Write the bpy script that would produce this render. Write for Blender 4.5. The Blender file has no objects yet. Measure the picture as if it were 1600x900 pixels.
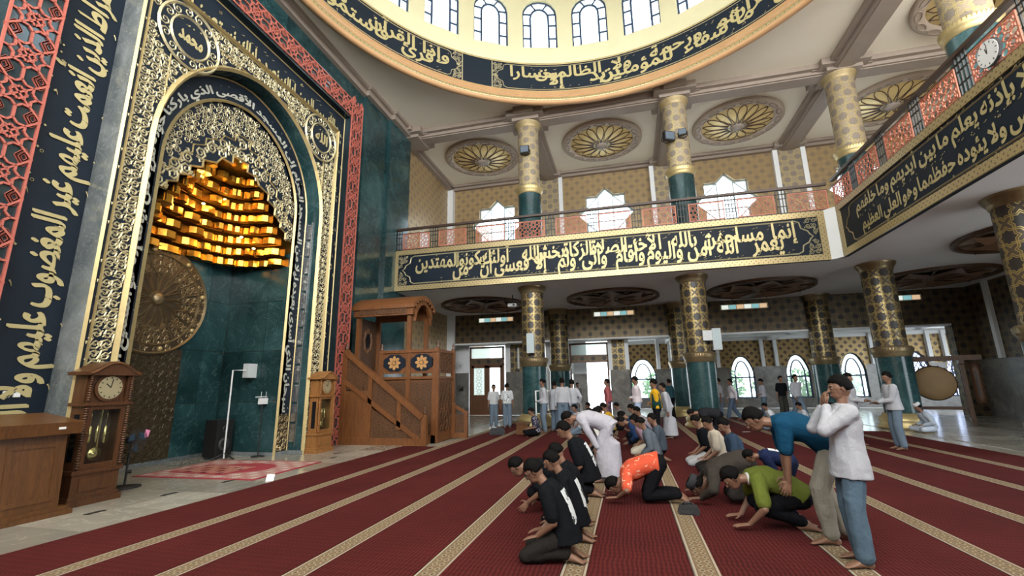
import bpy, math, random
from mathutils import Vector, Matrix
random.seed(7)
R = math.radians
sc = bpy.context.scene
C = sc.collection
# ------------------------------------------------------------------ camera
cam_d = bpy.data.cameras.new('camera'); cam = bpy.data.objects.new('camera', cam_d); C.objects.link(cam)
sc.camera = cam
yaw, pit, rol = R(14.02), R(12.36), R(-0.965)
fv = Vector((-math.sin(yaw)*math.cos(pit), math.cos(yaw)*math.cos(pit), math.sin(pit)))
rv = Vector((math.cos(yaw), math.sin(yaw), 0)); uv_ = rv.cross(fv)
rv, uv_ = rv*math.cos(rol)+uv_*math.sin(rol), -rv*math.sin(rol)+uv_*math.cos(rol)
cam.matrix_world = Matrix(((rv.x, uv_.x, -fv.x, 0), (rv.y, uv_.y, -fv.y, 0), (rv.z, uv_.z, -fv.z, 1.6), (0, 0, 0, 1)))
cam_d.sensor_width = 36; cam_d.lens = 36*703.8/1600; cam_d.clip_start = .05; cam_d.clip_end = 300
# ------------------------------------------------------------------ world and exposure
w = bpy.data.worlds.new('daylight'); sc.world = w; w.use_nodes = True
bg = w.node_tree.nodes['Background']; bg.inputs[0].default_value = (.86, .94, 1, 1); bg.inputs[1].default_value = 5.0
vs = sc.view_settings; vs.view_transform = 'Standard'; vs.look = 'None'; vs.gamma = 1; vs.use_curve_mapping = False
vs.exposure = 0.2
try:
    sc.cycles.use_denoising = True
    sc.cycles.max_bounces = 6; sc.cycles.diffuse_bounces = 4; sc.cycles.glossy_bounces = 3
    sc.cycles.transparent_max_bounces = 12; sc.cycles.caustics_reflective = False; sc.cycles.caustics_refractive = False
except Exception: pass
def area_light(name, loc, direction, sx, sy, power, col=(1, .98, .95)):
    d = bpy.data.lights.new(name, 'AREA'); d.shape = 'RECTANGLE'; d.size = sx; d.size_y = sy; d.energy = power; d.color = col
    o = bpy.data.objects.new(name, d); C.objects.link(o); o.location = loc
    o.rotation_euler = Vector(direction).to_track_quat('-Z', 'Y').to_euler()
    return o
area_light('rear_gallery_fill', (2, -6.9, 10.6), (-.05, 1, .95), 26, 6.0, 5600, (1, .97, .90))  # added fill lamp behind the camera, aimed upward to brighten the ceiling
area_light('side_gallery_fill', (15.2, 2, 10.6), (-1, .25, .9), 14, 5.5, 1800, (1, .97, .90))  # second added fill lamp, out of view on the right, brightens the upper hall
# ------------------------------------------------------------------ node helper
class E:
    def __init__(s, nt, k): s.nt = nt; s.k = k
    def op(s, o, *a):
        n = s.nt.nodes.new('ShaderNodeMath'); n.operation = o
        for i, v in enumerate((s,)+a):
            if isinstance(v, E): s.nt.links.new(v.k, n.inputs[i])
            else: n.inputs[i].default_value = v
        return E(s.nt, n.outputs[0])
    def __add__(s, b): return s.op('ADD', b)
    __radd__ = __add__
    def __sub__(s, b): return s.op('SUBTRACT', b)
    def __rsub__(s, b): return (s*-1.0)+b
    def __mul__(s, b): return s.op('MULTIPLY', b)
    __rmul__ = __mul__
    def abs(s): return s.op('ABSOLUTE')
    def min(s, b): return s.op('MINIMUM', b)
    def max(s, b): return s.op('MAXIMUM', b)
    def lt(s, b): return s.op('LESS_THAN', b)
    def gt(s, b): return s.op('GREATER_THAN', b)
    def pp(s, b): return s.op('PINGPONG', b)
    def sin(s): return s.op('SINE')
def new_mat(name, col=(.5, .5, .5), rough=.5, metal=0, spec=.5):
    m = bpy.data.materials.new(name); m.use_nodes = True; b = m.node_tree.nodes['Principled BSDF']
    b.inputs['Base Color'].default_value = (*col, 1); b.inputs['Roughness'].default_value = rough
    b.inputs['Metallic'].default_value = metal; b.inputs['Specular IOR Level'].default_value = spec
    m.diffuse_color = (*col, 1)
    return m
def tree(m): nt = m.node_tree; return nt, nt.nodes['Principled BSDF']
def uvxy(nt):
    u = nt.nodes.new('ShaderNodeUVMap'); s = nt.nodes.new('ShaderNodeSeparateXYZ'); nt.links.new(u.outputs[0], s.inputs[0])
    return E(nt, s.outputs[0]), E(nt, s.outputs[1]), u
def noise(nt, scale, detail=4, rough=.55, dist=0, vec=None, obj=True):
    n = nt.nodes.new('ShaderNodeTexNoise'); n.inputs['Scale'].default_value = scale; n.inputs['Detail'].default_value = detail
    n.inputs['Roughness'].default_value = rough; n.inputs['Distortion'].default_value = dist
    if vec is None:
        t = nt.nodes.new('ShaderNodeNewGeometry' if obj else 'ShaderNodeUVMap'); vec = t.outputs['Position'] if obj else t.outputs[0]
    nt.links.new(vec, n.inputs['Vector']); return E(nt, n.outputs['Fac'])
def mix(nt, f, a, b):
    n = nt.nodes.new('ShaderNodeMix'); n.data_type = 'RGBA'
    for i, v in ((0, f), (6, a), (7, b)):
        if isinstance(v, E): nt.links.new(v.k, n.inputs[i])
        elif hasattr(v, 'is_linked') or isinstance(v, bpy.types.NodeSocket): nt.links.new(v, n.inputs[i])
        elif isinstance(v, tuple): n.inputs[i].default_value = (*v, 1)
        else: n.inputs[i].default_value = v
    return n.outputs[2]
def ramp(nt, f, stops):
    n = nt.nodes.new('ShaderNodeValToRGB'); nt.links.new(f.k, n.inputs[0]); el = n.color_ramp.elements
    while len(el) < len(stops): el.new(.5)
    for e, (p, c) in zip(el, stops): e.position = p; e.color = (*c, 1)
    return n.outputs[0]
def bump(nt, b, h, strength=.3, dist=.01):
    n = nt.nodes.new('ShaderNodeBump'); n.inputs['Strength'].default_value = strength; n.inputs['Distance'].default_value = dist
    nt.links.new(h.k, n.inputs['Height']); nt.links.new(n.outputs[0], b.inputs['Normal'])
def varied(name, col, rough=.5, metal=0, amt=.2, scale=6, bmp=0):
    m = new_mat(name, col, rough, metal); nt, b = tree(m); n = noise(nt, scale)
    nt.links.new(mix(nt, n, tuple(c*(1-amt) for c in col), tuple(min(1, c*(1+amt)) for c in col)), b.inputs['Base Color'])
    if bmp: bump(nt, b, noise(nt, scale*6), bmp, .005)
    return m
def star_lines(x, y, s, cs, w, off=True):
    h = s/2
    a, b = x.pp(h), y.pp(h)
    st = a.max(b).min((a+b)*.7071)
    d = None
    for c in cs:
        v = (st-c*s).abs(); d = v if d is None else d.min(v)
    hole = st.lt((cs[0]-.0)*s)
    if off:
        a2, b2 = a*-1.0+h, b*-1.0+h
        st2 = a2.max(b2).min((a2+b2)*.7071)
        for c in cs: d = d.min((st2-c*s).abs())
        hole = hole.max(st2.lt(cs[0]*s))
    return d.lt(w), hole
def girih(name, ground, hole, gold, s, cs=(.2, .33), w=.014, rough=.45, tw=0):
    m = new_mat(name, ground, rough); nt, b = tree(m); x, y, u = uvxy(nt)
    g, ho = star_lines(x, y, s, cs, w)
    n = noise(nt, 3)
    c = mix(nt, ho, ground, hole)
    gl = mix(nt, n, tuple(v*.75 for v in gold), gold)
    c = mix(nt, g, c, gl)
    nt.links.new(c, b.inputs['Base Color']); nt.links.new((g*.45).k, b.inputs['Metallic'])
    nt.links.new((g*-.15+rough).k, b.inputs['Roughness'])
    bump(nt, b, g, .5, .006)
    return m
M = {}
def marble(name, c0, c1, c2, rough=.2, scale=.9):
    m = new_mat(name, c1, rough); nt, b = tree(m)
    n1 = noise(nt, scale, 6, .52, 1.2); n2 = noise(nt, scale*2.1, 4, .55, 2.5)
    vein = ((n2-.5).abs()).lt(.012)
    c = ramp(nt, n1, [(.25, c0), (.5, c1), (.75, c2)])
    c = mix(nt, vein*.16, c, tuple(min(1, v*2.2+.05) for v in c2))
    nt.links.new(c, b.inputs['Base Color'])
    oi = nt.nodes.new('ShaderNodeObjectInfo'); hv = nt.nodes.new('ShaderNodeHueSaturation')
    nt.links.new((E(nt, oi.outputs['Random'])*.5+.75).k, hv.inputs['Value']); nt.links.new(c, hv.inputs['Color'])
    nt.links.new(hv.outputs[0], b.inputs['Base Color'])
    return m
M['green'] = marble('green_marble', (.007, .024, .027), (.017, .050, .055), (.042, .095, .102), .17, .6)
M['floor'] = marble('cream_marble', (.27, .255, .22), (.33, .31, .27), (.38, .36, .315), .2, .5)
M['greym'] = marble('grey_brown_marble', (.11, .105, .10), (.17, .16, .15), (.25, .24, .22), .2, 1.5)
M['reveal'] = marble('grey_reveal_marble', (.09, .11, .12), (.16, .18, .19), (.27, .29, .30), .25, 1.2)
M['navy'] = varied('navy_board', (.0065, .0125, .023), .6, 0, .25, 3); M['navy'].node_tree.nodes['Principled BSDF'].inputs['Specular IOR Level'].default_value = .25
M['gold'] = varied('gold_leaf', (.52, .41, .20), .45, .6, .18, 9)
M['palegold'] = varied('pale_gold_relief', (.52, .46, .29), .42, .45, .18, 9)
M['whitegold'] = varied('silvery_letters', (.50, .50, .44), .45, .2, .12, 9)
M['letter'] = varied('gold_letter_paint', (.52, .44, .22), .45, .3, .15, 6)
M['coral'] = varied('coral_lattice', (.44, .115, .085), .5, 0, .2, 5)
M['mirror'] = varied('dark_mirror_tiles', (.035, .055, .065), .10, .35, .5, 2)
M['black'] = new_mat('black_metal', (.012, .012, .013), .45)
M['cream'] = varied('cream_ceiling_paint', (.88, .82, .69), .7, 0, .05, .6)
M['drum'] = varied('cream_drum_plaster', (.66, .61, .40), .75, 0, .10, .9)
M['beam'] = varied('taupe_beam_paint', (.30, .245, .205), .55, 0, .12, 2)
M['tan'] = varied('tan_cornice', (.52, .30, .145), .55, 0, .15, 2)
M['soffit'] = varied('grey_soffit_paint', (.80, .79, .82), .7, 0, .05, .7)
M['white'] = varied('white_paint', (.80, .82, .84), .5, 0, .04, 2)
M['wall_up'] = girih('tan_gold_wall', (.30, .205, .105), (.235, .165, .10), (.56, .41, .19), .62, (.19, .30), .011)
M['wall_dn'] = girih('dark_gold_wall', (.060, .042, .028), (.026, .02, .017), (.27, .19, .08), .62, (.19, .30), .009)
M['wall_far'] = girih('amber_gold_wall', (.26, .15, .05), (.09, .045, .025), (.46, .32, .12), .5, (.2, .31), .010)
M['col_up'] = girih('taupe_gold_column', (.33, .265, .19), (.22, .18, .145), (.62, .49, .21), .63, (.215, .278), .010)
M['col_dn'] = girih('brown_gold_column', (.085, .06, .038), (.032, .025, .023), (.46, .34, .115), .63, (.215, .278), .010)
M['frame'] = girih('gold_woven_frame', (.28, .20, .10), (.16, .11, .055), (.56, .45, .23), .16, (.17, .33), .008)
M['orange'] = varied('orange_red_lattice', (.48, .155, .09), .5, 0, .15, 4)
M['railw'] = varied('dark_brown_handrail', (.055, .03, .022), .35, 0, .2, 5)
M['chrome'] = new_mat('brushed_steel', (.6, .62, .64), .25, .9)
M['bronze'] = varied('bronze_relief', (.30, .23, .13), .38, .7, .35, 9)
M['bronzed'] = varied('dark_bronze', (.085, .06, .035), .4, .6, .4, 8)
M['bronzed2'] = varied('blackened_bronze_relief', (.060, .047, .026), .5, .5, .35, 9)
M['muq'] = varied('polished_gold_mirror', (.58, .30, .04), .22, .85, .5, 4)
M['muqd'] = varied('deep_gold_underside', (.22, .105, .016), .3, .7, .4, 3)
def woodm(name, c0, c1, rough=.4):
    m = new_mat(name, c1, rough); nt, b = tree(m)
    t = nt.nodes.new('ShaderNodeNewGeometry'); mp = nt.nodes.new('ShaderNodeMapping'); nt.links.new(t.outputs['Position'], mp.inputs[0])
    mp.inputs['Scale'].default_value = (9, 9, .9)
    n = noise(nt, 2.2, 6, .6, 1.5, mp.outputs[0])
    nt.links.new(ramp(nt, n, [(.3, c0), (.7, c1)]), b.inputs['Base Color']); return m
M['wood'] = woodm('teak_wood', (.11, .038, .013), (.22, .088, .030))
M['woodd'] = woodm('dark_carved_wood', (.045, .022, .012), (.12, .055, .025), .5)
M['woodc'] = woodm('walnut_clock_wood', (.045, .018, .009), (.12, .05, .02), .3)
M['woodl'] = woodm('honey_lectern_wood', (.075, .03, .010), (.15, .064, .02), .35)
M['door'] = woodm('brown_door_wood', (.10, .04, .02), (.17, .075, .035), .4)
def carpet(name, c0, c1):
    m = new_mat(name, c1, .95, 0, .1); nt, b = tree(m); x, y, u = uvxy(nt)
    rib = (x*150.0+noise(nt, 4)*9.0).sin()*.5+.5
    rib2 = (y*64.0).sin()*.5+.5
    big = noise(nt, .8, 3)
    f = rib*.5+rib2*.12+big*.6-.12
    c = mix(nt, f, c0, c1)
    nt.links.new(c, b.inputs['Base Color']); bump(nt, b, rib*.7+rib2*.35, .5, .006); return m
M['carpet'] = carpet('red_wool_carpet', (.030, .0065, .0065), (.125, .021, .021))
def stripe():
    m = new_mat('beige_border_weave', (.5, .42, .3), .95, 0, .1); nt, b = tree(m); x, y, u = uvxy(nt)
    xc = (x-.105).abs()
    edge = xc.gt(.072); line = (xc-.079).abs().lt(.006)
    a, bb = x.pp(.035), (y).pp(.055)
    dia = (a*1.57+bb).lt(.05); din = (a*1.57+bb).lt(.026)
    c = mix(nt, dia, (.19, .135, .08), (.33, .275, .19)); c = mix(nt, din, c, (.09, .065, .045))
    c = mix(nt, edge, c, (.42, .375, .30)); c = mix(nt, line, c, (.13, .075, .05))
    c = mix(nt, noise(nt, 40)*.35, c, (.25, .17, .11))
    nt.links.new(c, b.inputs['Base Color']); bump(nt, b, noise(nt, 120), .3, .004); return m
M['stripe'] = stripe()
def glassm(name, col, tr=.82):
    m = bpy.data.materials.new(name); m.use_nodes = True; nt = m.node_tree; nt.nodes.clear()
    o = nt.nodes.new('ShaderNodeOutputMaterial'); mx = nt.nodes.new('ShaderNodeMixShader'); t = nt.nodes.new('ShaderNodeBsdfTransparent')
    d = nt.nodes.new('ShaderNodeBsdfTranslucent'); d.inputs[0].default_value = (*col, 1); t.inputs[0].default_value = (*col, 1)
    g = nt.nodes.new('ShaderNodeBsdfGlossy'); g.inputs['Roughness'].default_value = .08; g.inputs[0].default_value = (.9, .9, .9, 1)
    mx2 = nt.nodes.new('ShaderNodeMixShader'); mx2.inputs[0].default_value = .06
    mx.inputs[0].default_value = 1-tr
    nt.links.new(t.outputs[0], mx.inputs[1]); nt.links.new(d.outputs[0], mx.inputs[2])
    nt.links.new(mx.outputs[0], mx2.inputs[1]); nt.links.new(g.outputs[0], mx2.inputs[2]); nt.links.new(mx2.outputs[0], o.inputs[0])
    return m
M['glass'] = glassm('pale_window_glass', (.95, .98, 1))
M['clear'] = glassm('clear_glass', (.9, .95, .95), .95)
M['frost'] = glassm('frosted_pattern_glass', (.90, .97, .95), .45)
M['stain_b'] = glassm('pale_stained_glass', (.78, .82, .95), .7)
M['stain_o'] = glassm('amber_stained_glass', (.95, .75, .45), .7)
def emis(name, col, s):
    m = new_mat(name, col); nt, b = tree(m); b.inputs['Emission Color'].default_value = (*col, 1); b.inputs['Emission Strength'].default_value = s; return m
M['lamp'] = emis('warm_lamp_glow', (1, .62, .18), 14)
# ------------------------------------------------------------------ mesh builder
class MB:
    def __init__(s): s.v = []; s.f = []; s.uv = []
    def face(s, pts, uv=None):
        i = len(s.v); s.v += [tuple(p) for p in pts]; s.f.append(tuple(range(i, i+len(pts)))); s.uv.append(uv); return s
    def box(s, x0, x1, y0, y1, z0, z1):
        i = len(s.v)
        s.v += [(x0, y0, z0), (x1, y0, z0), (x1, y1, z0), (x0, y1, z0), (x0, y0, z1), (x1, y0, z1), (x1, y1, z1), (x0, y1, z1)]
        for q in ((0, 3, 2, 1), (4, 5, 6, 7), (0, 1, 5, 4), (1, 2, 6, 5), (2, 3, 7, 6), (3, 0, 4, 7)):
            s.f.append(tuple(i+k for k in q)); s.uv.append(None)
        return s
    def prism(s, poly, fn, d0, d1, caps=True):
        """poly 2D (ccw), fn(a,b,d)->3D, extruded from depth d0 to d1"""
        n = len(poly); i = len(s.v)
        s.v += [tuple(fn(a, b, d0)) for a, b in poly]+[tuple(fn(a, b, d1)) for a, b in poly]
        for k in range(n):
            j = (k+1) % n; s.f.append((i+k, i+j, i+n+j, i+n+k)); s.uv.append(None)
        if caps:
            s.f.append(tuple(i+n+k for k in range(n))); s.uv.append(None)
            s.f.append(tuple(i+n-1-k for k in range(n))); s.uv.append(None)
        return s
    def lathe(s, prof, cx=0, cy=0, n=32, a0=0, a1=2*math.pi, uvr=None):
        i = len(s.v); full = abs(a1-a0-2*math.pi) < 1e-6; m = n if full else n+1
        for k in range(m):
            a = a0+(a1-a0)*k/n
            for r, z in prof: s.v.append((cx+r*math.sin(a), cy+r*math.cos(a), z))
        L = len(prof)
        for k in range(n):
            k2 = (k+1) % m
            for j in range(L-1):
                s.f.append((i+k*L+j, i+k*L+j+1, i+k2*L+j+1, i+k2*L+j))
                if uvr:
                    u0, u1 = (a0+(a1-a0)*k/n)*uvr, (a0+(a1-a0)*(k+1)/n)*uvr
                    z0, z1 = prof[j][1], prof[j+1][1]
                    s.uv.append(((u0, z0), (u0, z1), (u1, z1), (u1, z0)))
                else: s.uv.append(None)
        return s
    def tube(s, path, r, n=6, caps=True):
        P = [Vector(p) for p in path]; rr = r if isinstance(r, (list, tuple)) else [r]*len(P); i = len(s.v); prev = None
        for k, p in enumerate(P):
            t = (P[min(k+1, len(P)-1)]-P[max(k-1, 0)]).normalized()
            if prev is None: a = t.orthogonal().normalized()
            else:
                a = prev-t*prev.dot(t)
                a = a.normalized() if a.length > 1e-6 else t.orthogonal().normalized()
            prev = a; b = t.cross(a)
            for j in range(n):
                q = 2*math.pi*j/n; s.v.append(tuple(p+(a*math.cos(q)+b*math.sin(q))*rr[k]))
        for k in range(len(P)-1):
            for j in range(n):
                j2 = (j+1) % n; s.f.append((i+k*n+j, i+k*n+j2, i+(k+1)*n+j2, i+(k+1)*n+j)); s.uv.append(None)
        if caps:
            s.f.append(tuple(i+n-1-j for j in range(n))); s.uv.append(None)
            e = i+(len(P)-1)*n; s.f.append(tuple(e+j for j in range(n))); s.uv.append(None)
        return s
    def bar(s, p, q, w, t, fn, d):
        """flat bar between 2D points p,q on a surface fn(a,b,d): width w, thickness t above depth d"""
        dx, dy = q[0]-p[0], q[1]-p[1]; L = math.hypot(dx, dy)
        if L < 1e-6: return s
        nx, ny = -dy/L*w/2, dx/L*w/2
        poly = [(p[0]-nx, p[1]-ny), (q[0]-nx, q[1]-ny), (q[0]+nx, q[1]+ny), (p[0]+nx, p[1]+ny)]
        i = len(s.v); s.v += [tuple(fn(a, b, d)) for a, b in poly]+[tuple(fn(a, b, d+t)) for a, b in poly]
        for q4 in ((4, 5, 6, 7), (0, 1, 5, 4), (1, 2, 6, 5), (2, 3, 7, 6), (3, 0, 4, 7)): s.f.append(tuple(i+k for k in q4)); s.uv.append(None)
        return s
    def ridge(s, pts, w, h, fn, d):
        """embossed ribbon: a low ridge along 2D points, tapering to its ends"""
        n = len(pts); i = len(s.v)
        for k, p in enumerate(pts):
            q0, q1 = pts[max(k-1, 0)], pts[min(k+1, n-1)]
            dx, dy = q1[0]-q0[0], q1[1]-q0[1]; L = math.hypot(dx, dy) or 1
            ww = w(k/(n-1)) if callable(w) else w
            nx, ny = -dy/L*ww/2, dx/L*ww/2
            s.v += [tuple(fn(p[0]-nx, p[1]-ny, d)), tuple(fn(p[0], p[1], d+h)), tuple(fn(p[0]+nx, p[1]+ny, d))]
        for k in range(n-1):
            a = i+3*k
            s.f += [(a, a+3, a+4, a+1), (a+1, a+4, a+5, a+2)]; s.uv += [None, None]
        return s
    def mesh(s, name, mat, smooth=False):
        me = bpy.data.meshes.new(name); me.from_pydata(s.v, [], s.f); me.materials.append(mat)
        lay = me.uv_layers.new(name='UVMap'); li = 0; dat = []
        V = s.v
        for f, u in zip(s.f, s.uv):
            if u: dat += [c for p in u for c in p]; continue
            a, b, c = V[f[0]], V[f[1]], V[f[2]]
            e1 = (b[0]-a[0], b[1]-a[1], b[2]-a[2]); e2 = (c[0]-a[0], c[1]-a[1], c[2]-a[2])
            nx, ny, nz = abs(e1[1]*e2[2]-e1[2]*e2[1]), abs(e1[2]*e2[0]-e1[0]*e2[2]), abs(e1[0]*e2[1]-e1[1]*e2[0])
            ia, ib = (0, 1) if nz >= nx and nz >= ny else ((1, 2) if nx >= ny else (0, 2))
            for k in f: dat += [V[k][ia], V[k][ib]]
        lay.data.foreach_set('uv', dat)
        if smooth: me.polygons.foreach_set('use_smooth', [True]*len(me.polygons))
        me.update(); return me
    def build(s, name, mat, parent=None, smooth=False):
        if isinstance(mat, str): mat = M[mat]
        o = bpy.data.objects.new(name, s.mesh(name, mat, smooth)); C.objects.link(o)
        if parent: o.parent = parent
        return o
def tag(o, label=None, cat=None, group=None, kind=None):
    if label: o['label'] = label
    if cat: o['category'] = cat
    if group: o['group'] = group
    if kind: o['kind'] = kind
    return o
def thing(name, label, cat, loc=(0, 0, 0), rz=0, group=None):
    o = bpy.data.objects.new(name, None); C.objects.link(o); o.location = loc; o.rotation_euler = (0, 0, rz); o.empty_display_size = .1
    return tag(o, label, cat, group)
def struct(name, mb, mat, parent=None):
    o = mb.build(name, mat, parent)
    if parent is None: o['kind'] = 'structure'
    return o
def copy_tree(o, parent=None):
    c = o.copy(); C.objects.link(c); c.parent = parent
    for ch in o.children: copy_tree(ch, c)
    return c
def shared(name, me, parent, loc=(0, 0, 0), rot=None, mat=None):
    o = bpy.data.objects.new(name, me); C.objects.link(o); o.parent = parent; o.location = loc
    if rot: o.rotation_euler = rot
    return o
# surfaces: fn(a, b, d)
def on_x(X, sg=1): return lambda a, b, d: (X+sg*d, a, b)      # plane x = X, a = y, b = z
def on_y(Y, sg=-1): return lambda a, b, d: (a, Y+sg*d, b)     # plane y = Y, a = x, b = z
def on_z(Z, sg=1): return lambda a, b, d: (a, b, Z+sg*d)
def on_cyl(cx, cy, Rr, sg=-1): return lambda a, b, d: (cx+(Rr+sg*d)*math.sin(a/Rr), cy+(Rr+sg*d)*math.cos(a/Rr), b)
def star_cell(s, c1, c2):
    """line segments of one lattice cell centred on 0,0"""
    segs = []
    def starpoly(c, ox=0, oy=0):
        pts = []
        for k in range(16):
            a = k*math.pi/8; r = c*s*(math.sqrt(2) if k % 2 == 0 else 1/math.cos(math.pi/8)); pts.append((ox+r*math.cos(a), oy+r*math.sin(a)))
        return pts
    p = starpoly(c1); segs += [(p[k], p[(k+1) % 16]) for k in range(16)]
    q = starpoly(c2); segs += [(q[k], q[(k+1) % 16]) for k in range(16)]
    h = s/2
    for k in range(0, 16, 2):
        a = k*math.pi/8
        segs.append((q[k], (max(-h, min(h, 3*h*math.cos(a))), max(-h, min(h, 3*h*math.sin(a))))))
    return segs
# ------------------------------------------------------------------ Arabic lettering (shaped to presentation forms, laid right to left)
_F = {}
for _ch, _cp, _n in [('ء', 0xFE80, 1), ('آ', 0xFE81, 2), ('أ', 0xFE83, 2), ('ؤ', 0xFE85, 2), ('إ', 0xFE87, 2), ('ئ', 0xFE89, 4), ('ا', 0xFE8D, 2),
        ('ب', 0xFE8F, 4), ('ة', 0xFE93, 2), ('ت', 0xFE95, 4), ('ث', 0xFE99, 4), ('ج', 0xFE9D, 4), ('ح', 0xFEA1, 4), ('خ', 0xFEA5, 4), ('د', 0xFEA9, 2),
        ('ذ', 0xFEAB, 2), ('ر', 0xFEAD, 2), ('ز', 0xFEAF, 2), ('س', 0xFEB1, 4), ('ش', 0xFEB5, 4), ('ص', 0xFEB9, 4), ('ض', 0xFEBD, 4), ('ط', 0xFEC1, 4),
        ('ظ', 0xFEC5, 4), ('ع', 0xFEC9, 4), ('غ', 0xFECD, 4), ('ف', 0xFED1, 4), ('ق', 0xFED5, 4), ('ك', 0xFED9, 4), ('ل', 0xFEDD, 4), ('م', 0xFEE1, 4),
        ('ن', 0xFEE5, 4), ('ه', 0xFEE9, 4), ('و', 0xFEED, 2), ('ى', 0xFEEF, 2), ('ي', 0xFEF1, 4)]:
    _F[_ch] = (_cp, _n)
_LA = {'آ': 0xFEF5, 'أ': 0xFEF7, 'إ': 0xFEF9, 'ا': 0xFEFB}
def shape_word(wd):
    out = []; i = 0; join = False
    while i < len(wd):
        ch = wd[i]
        if ch == 'ل' and i+1 < len(wd) and wd[i+1] in _LA:
            out.append(chr(_LA[wd[i+1]]+(1 if join else 0))); join = False; i += 2; continue
        cp, n = _F[ch]
        nxt = n == 4 and i+1 < len(wd) and wd[i+1] != 'ء'
        if join: k = 3 if nxt else 1
        else: k = 2 if nxt else 0
        if n == 1: k = 0
        if n == 2: k = 1 if join else 0
        out.append(chr(cp+k)); join = nxt; i += 1
    return ''.join(reversed(out))
_wc = {}
def word_geo(wd):
    """2D verts, faces and extents of one word at size 1"""
    if wd in _wc: return _wc[wd]
    body = wd if not any(c in _F for c in wd) else shape_word(wd)
    cu = bpy.data.curves.new('lettering', 'FONT'); cu.body = body; cu.size = 1; cu.resolution_u = 2; cu.offset = .012
    ob = bpy.data.objects.new('lettering', cu); C.objects.link(ob)
    dg = bpy.context.evaluated_depsgraph_get(); ev = ob.evaluated_get(dg); me = ev.to_mesh()
    v = [(p.co.x, p.co.y) for p in me.vertices]; f = [tuple(p.vertices) for p in me.polygons]
    ev.to_mesh_clear(); bpy.data.objects.remove(ob); bpy.data.curves.remove(cu)
    xs = [p[0] for p in v]; ys = [p[1] for p in v]
    r = (v, f, min(xs), max(xs), min(ys), max(ys)); _wc[wd] = r; return r
def put_word(mb, wd, x, y, sx, sy, fn, d=.02, nib=.03, shear=0, flip=1):
    """word with right edge at x (reading direction -x) and baseline y; pen-nib thickening by offset copies"""
    v, f, x0, x1, y0, y1 = word_geo(wd)
    for k, (ox, oy) in enumerate(((0, 0), (nib*.6, nib*.7), (nib*1.2, nib*1.4))):
        i = len(mb.v)
        for p in v:
            a = (p[0]-x1+ox)*sx+shear*p[1]*sy; b = (p[1]+oy)*sy
            mb.v.append(tuple(fn(x+a*flip, y+b, d+.0006*k)))
        for q in f: mb.f.append(tuple(i+t for t in q)); mb.uv.append(None)
    return (x1-x0)*sx
def marks(mb, x, y, n, w, h, fn, d, rnd, sz):
    for _ in range(n):
        px, py = x-rnd.random()*w, y+(rnd.random()-.5)*h; k = rnd.random()
        if k < .6: mb.ridge([(px, py), (px-sz*.6, py-sz*.35), (px-sz*1.3, py-sz*.5)], lambda t: sz*.32*(1-t*.6), .008, fn, d)
        elif k < .85:
            q = sz*.3; mb.face([fn(px-q, py, d+.004), fn(px, py-q, d+.004), fn(px+q, py, d+.004), fn(px, py+q, d+.004)])
        else: mb.ridge([(px+sz*.35*math.cos(t), py+sz*.35*math.sin(t)) for t in [j*math.pi/3 for j in range(7)]], sz*.16, .006, fn, d)
def line_text(mb, words, x_right, y_base, size, fn, d=.02, fit=None, gap=.28, sy=None, nib=.03, mk=2, flip=1, rnd=random.Random(3)):
    """a single line of words running from x_right towards -x, stretched to the length fit"""
    tot = sum(word_geo(q)[3]-word_geo(q)[2] for q in words)+gap*(len(words)-1)
    sx = size if fit is None else fit/tot
    sy = sy or size; x = x_right
    for q in words:
        wd = put_word(mb, q, x, y_base, sx, sy, fn, d, nib, 0, flip)
        if mk: marks(mb, x if flip > 0 else x+wd, y_base+sy*.95, mk, wd, sy*.25, fn, d, rnd, sy*.12); marks(mb, x if flip > 0 else x+wd, y_base-sy*.32, mk//2, wd, sy*.2, fn, d, rnd, sy*.12)
        x -= (wd+gap*sx)*flip
def stacked(mb, words, x_right, width, y_mid, H, fn, d=.02, size=None, nib=.022, rnd=random.Random(5)):
    """interlaced two-level composition filling a band of height H"""
    lens = [word_geo(q)[3]-word_geo(q)[2] for q in words]
    adv = [l*.52+.10 for l in lens]; sx = width/(sum(adv)+lens[-1]*.48); sy = H*.76
    x = x_right
    for k, q in enumerate(words):
        yb = y_mid+(H*.0 if k % 2 == 0 else -H*.34)
        put_word(mb, q, x, yb, sx*.98, sy*(1.0 if k % 2 else .92), fn, d+.003*(k % 2), nib)
        marks(mb, x, y_mid+H*.40, 3, lens[k]*sx*.6, H*.14, fn, d, rnd, H*.055)
        marks(mb, x, y_mid-H*.42, 3, lens[k]*sx*.6, H*.14, fn, d, rnd, H*.055)
        x -= adv[k]*sx
T_TAWBAH = 'إنما يعمر مساجد الله من آمن بالله واليوم الآخر وأقام الصلاة وآتى الزكاة ولم يخش إلا الله فعسى أولئك أن يكونوا من المهتدين'.split()
T_KURSI1 = 'من ذا الذي يشفع عنده إلا بإذنه يعلم ما بين أيديهم وما خلفهم'.split()
T_KURSI2 = 'وسع كرسيه السماوات والأرض ولا يئوده حفظهما وهو العلي العظيم'.split()
T_DOME1 = 'وإذا قرئ القرآن فاستمعوا له وأنصتوا'.split()
T_DOME2 = 'وننزل من القرآن ما هو شفاء ورحمة للمؤمنين ولا يزيد الظالمين إلا خسارا'.split()
T_FAT_R = 'بسم الله الرحمن الرحيم الحمد لله رب العالمين الرحمن الرحيم'.split()
T_FAT_T = 'مالك يوم الدين إياك نعبد وإياك نستعين اهدنا الصراط'.split()
T_FAT_L = 'المستقيم صراط الذين أنعمت عليهم غير المغضوب عليهم ولا الضالين'.split()
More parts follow.
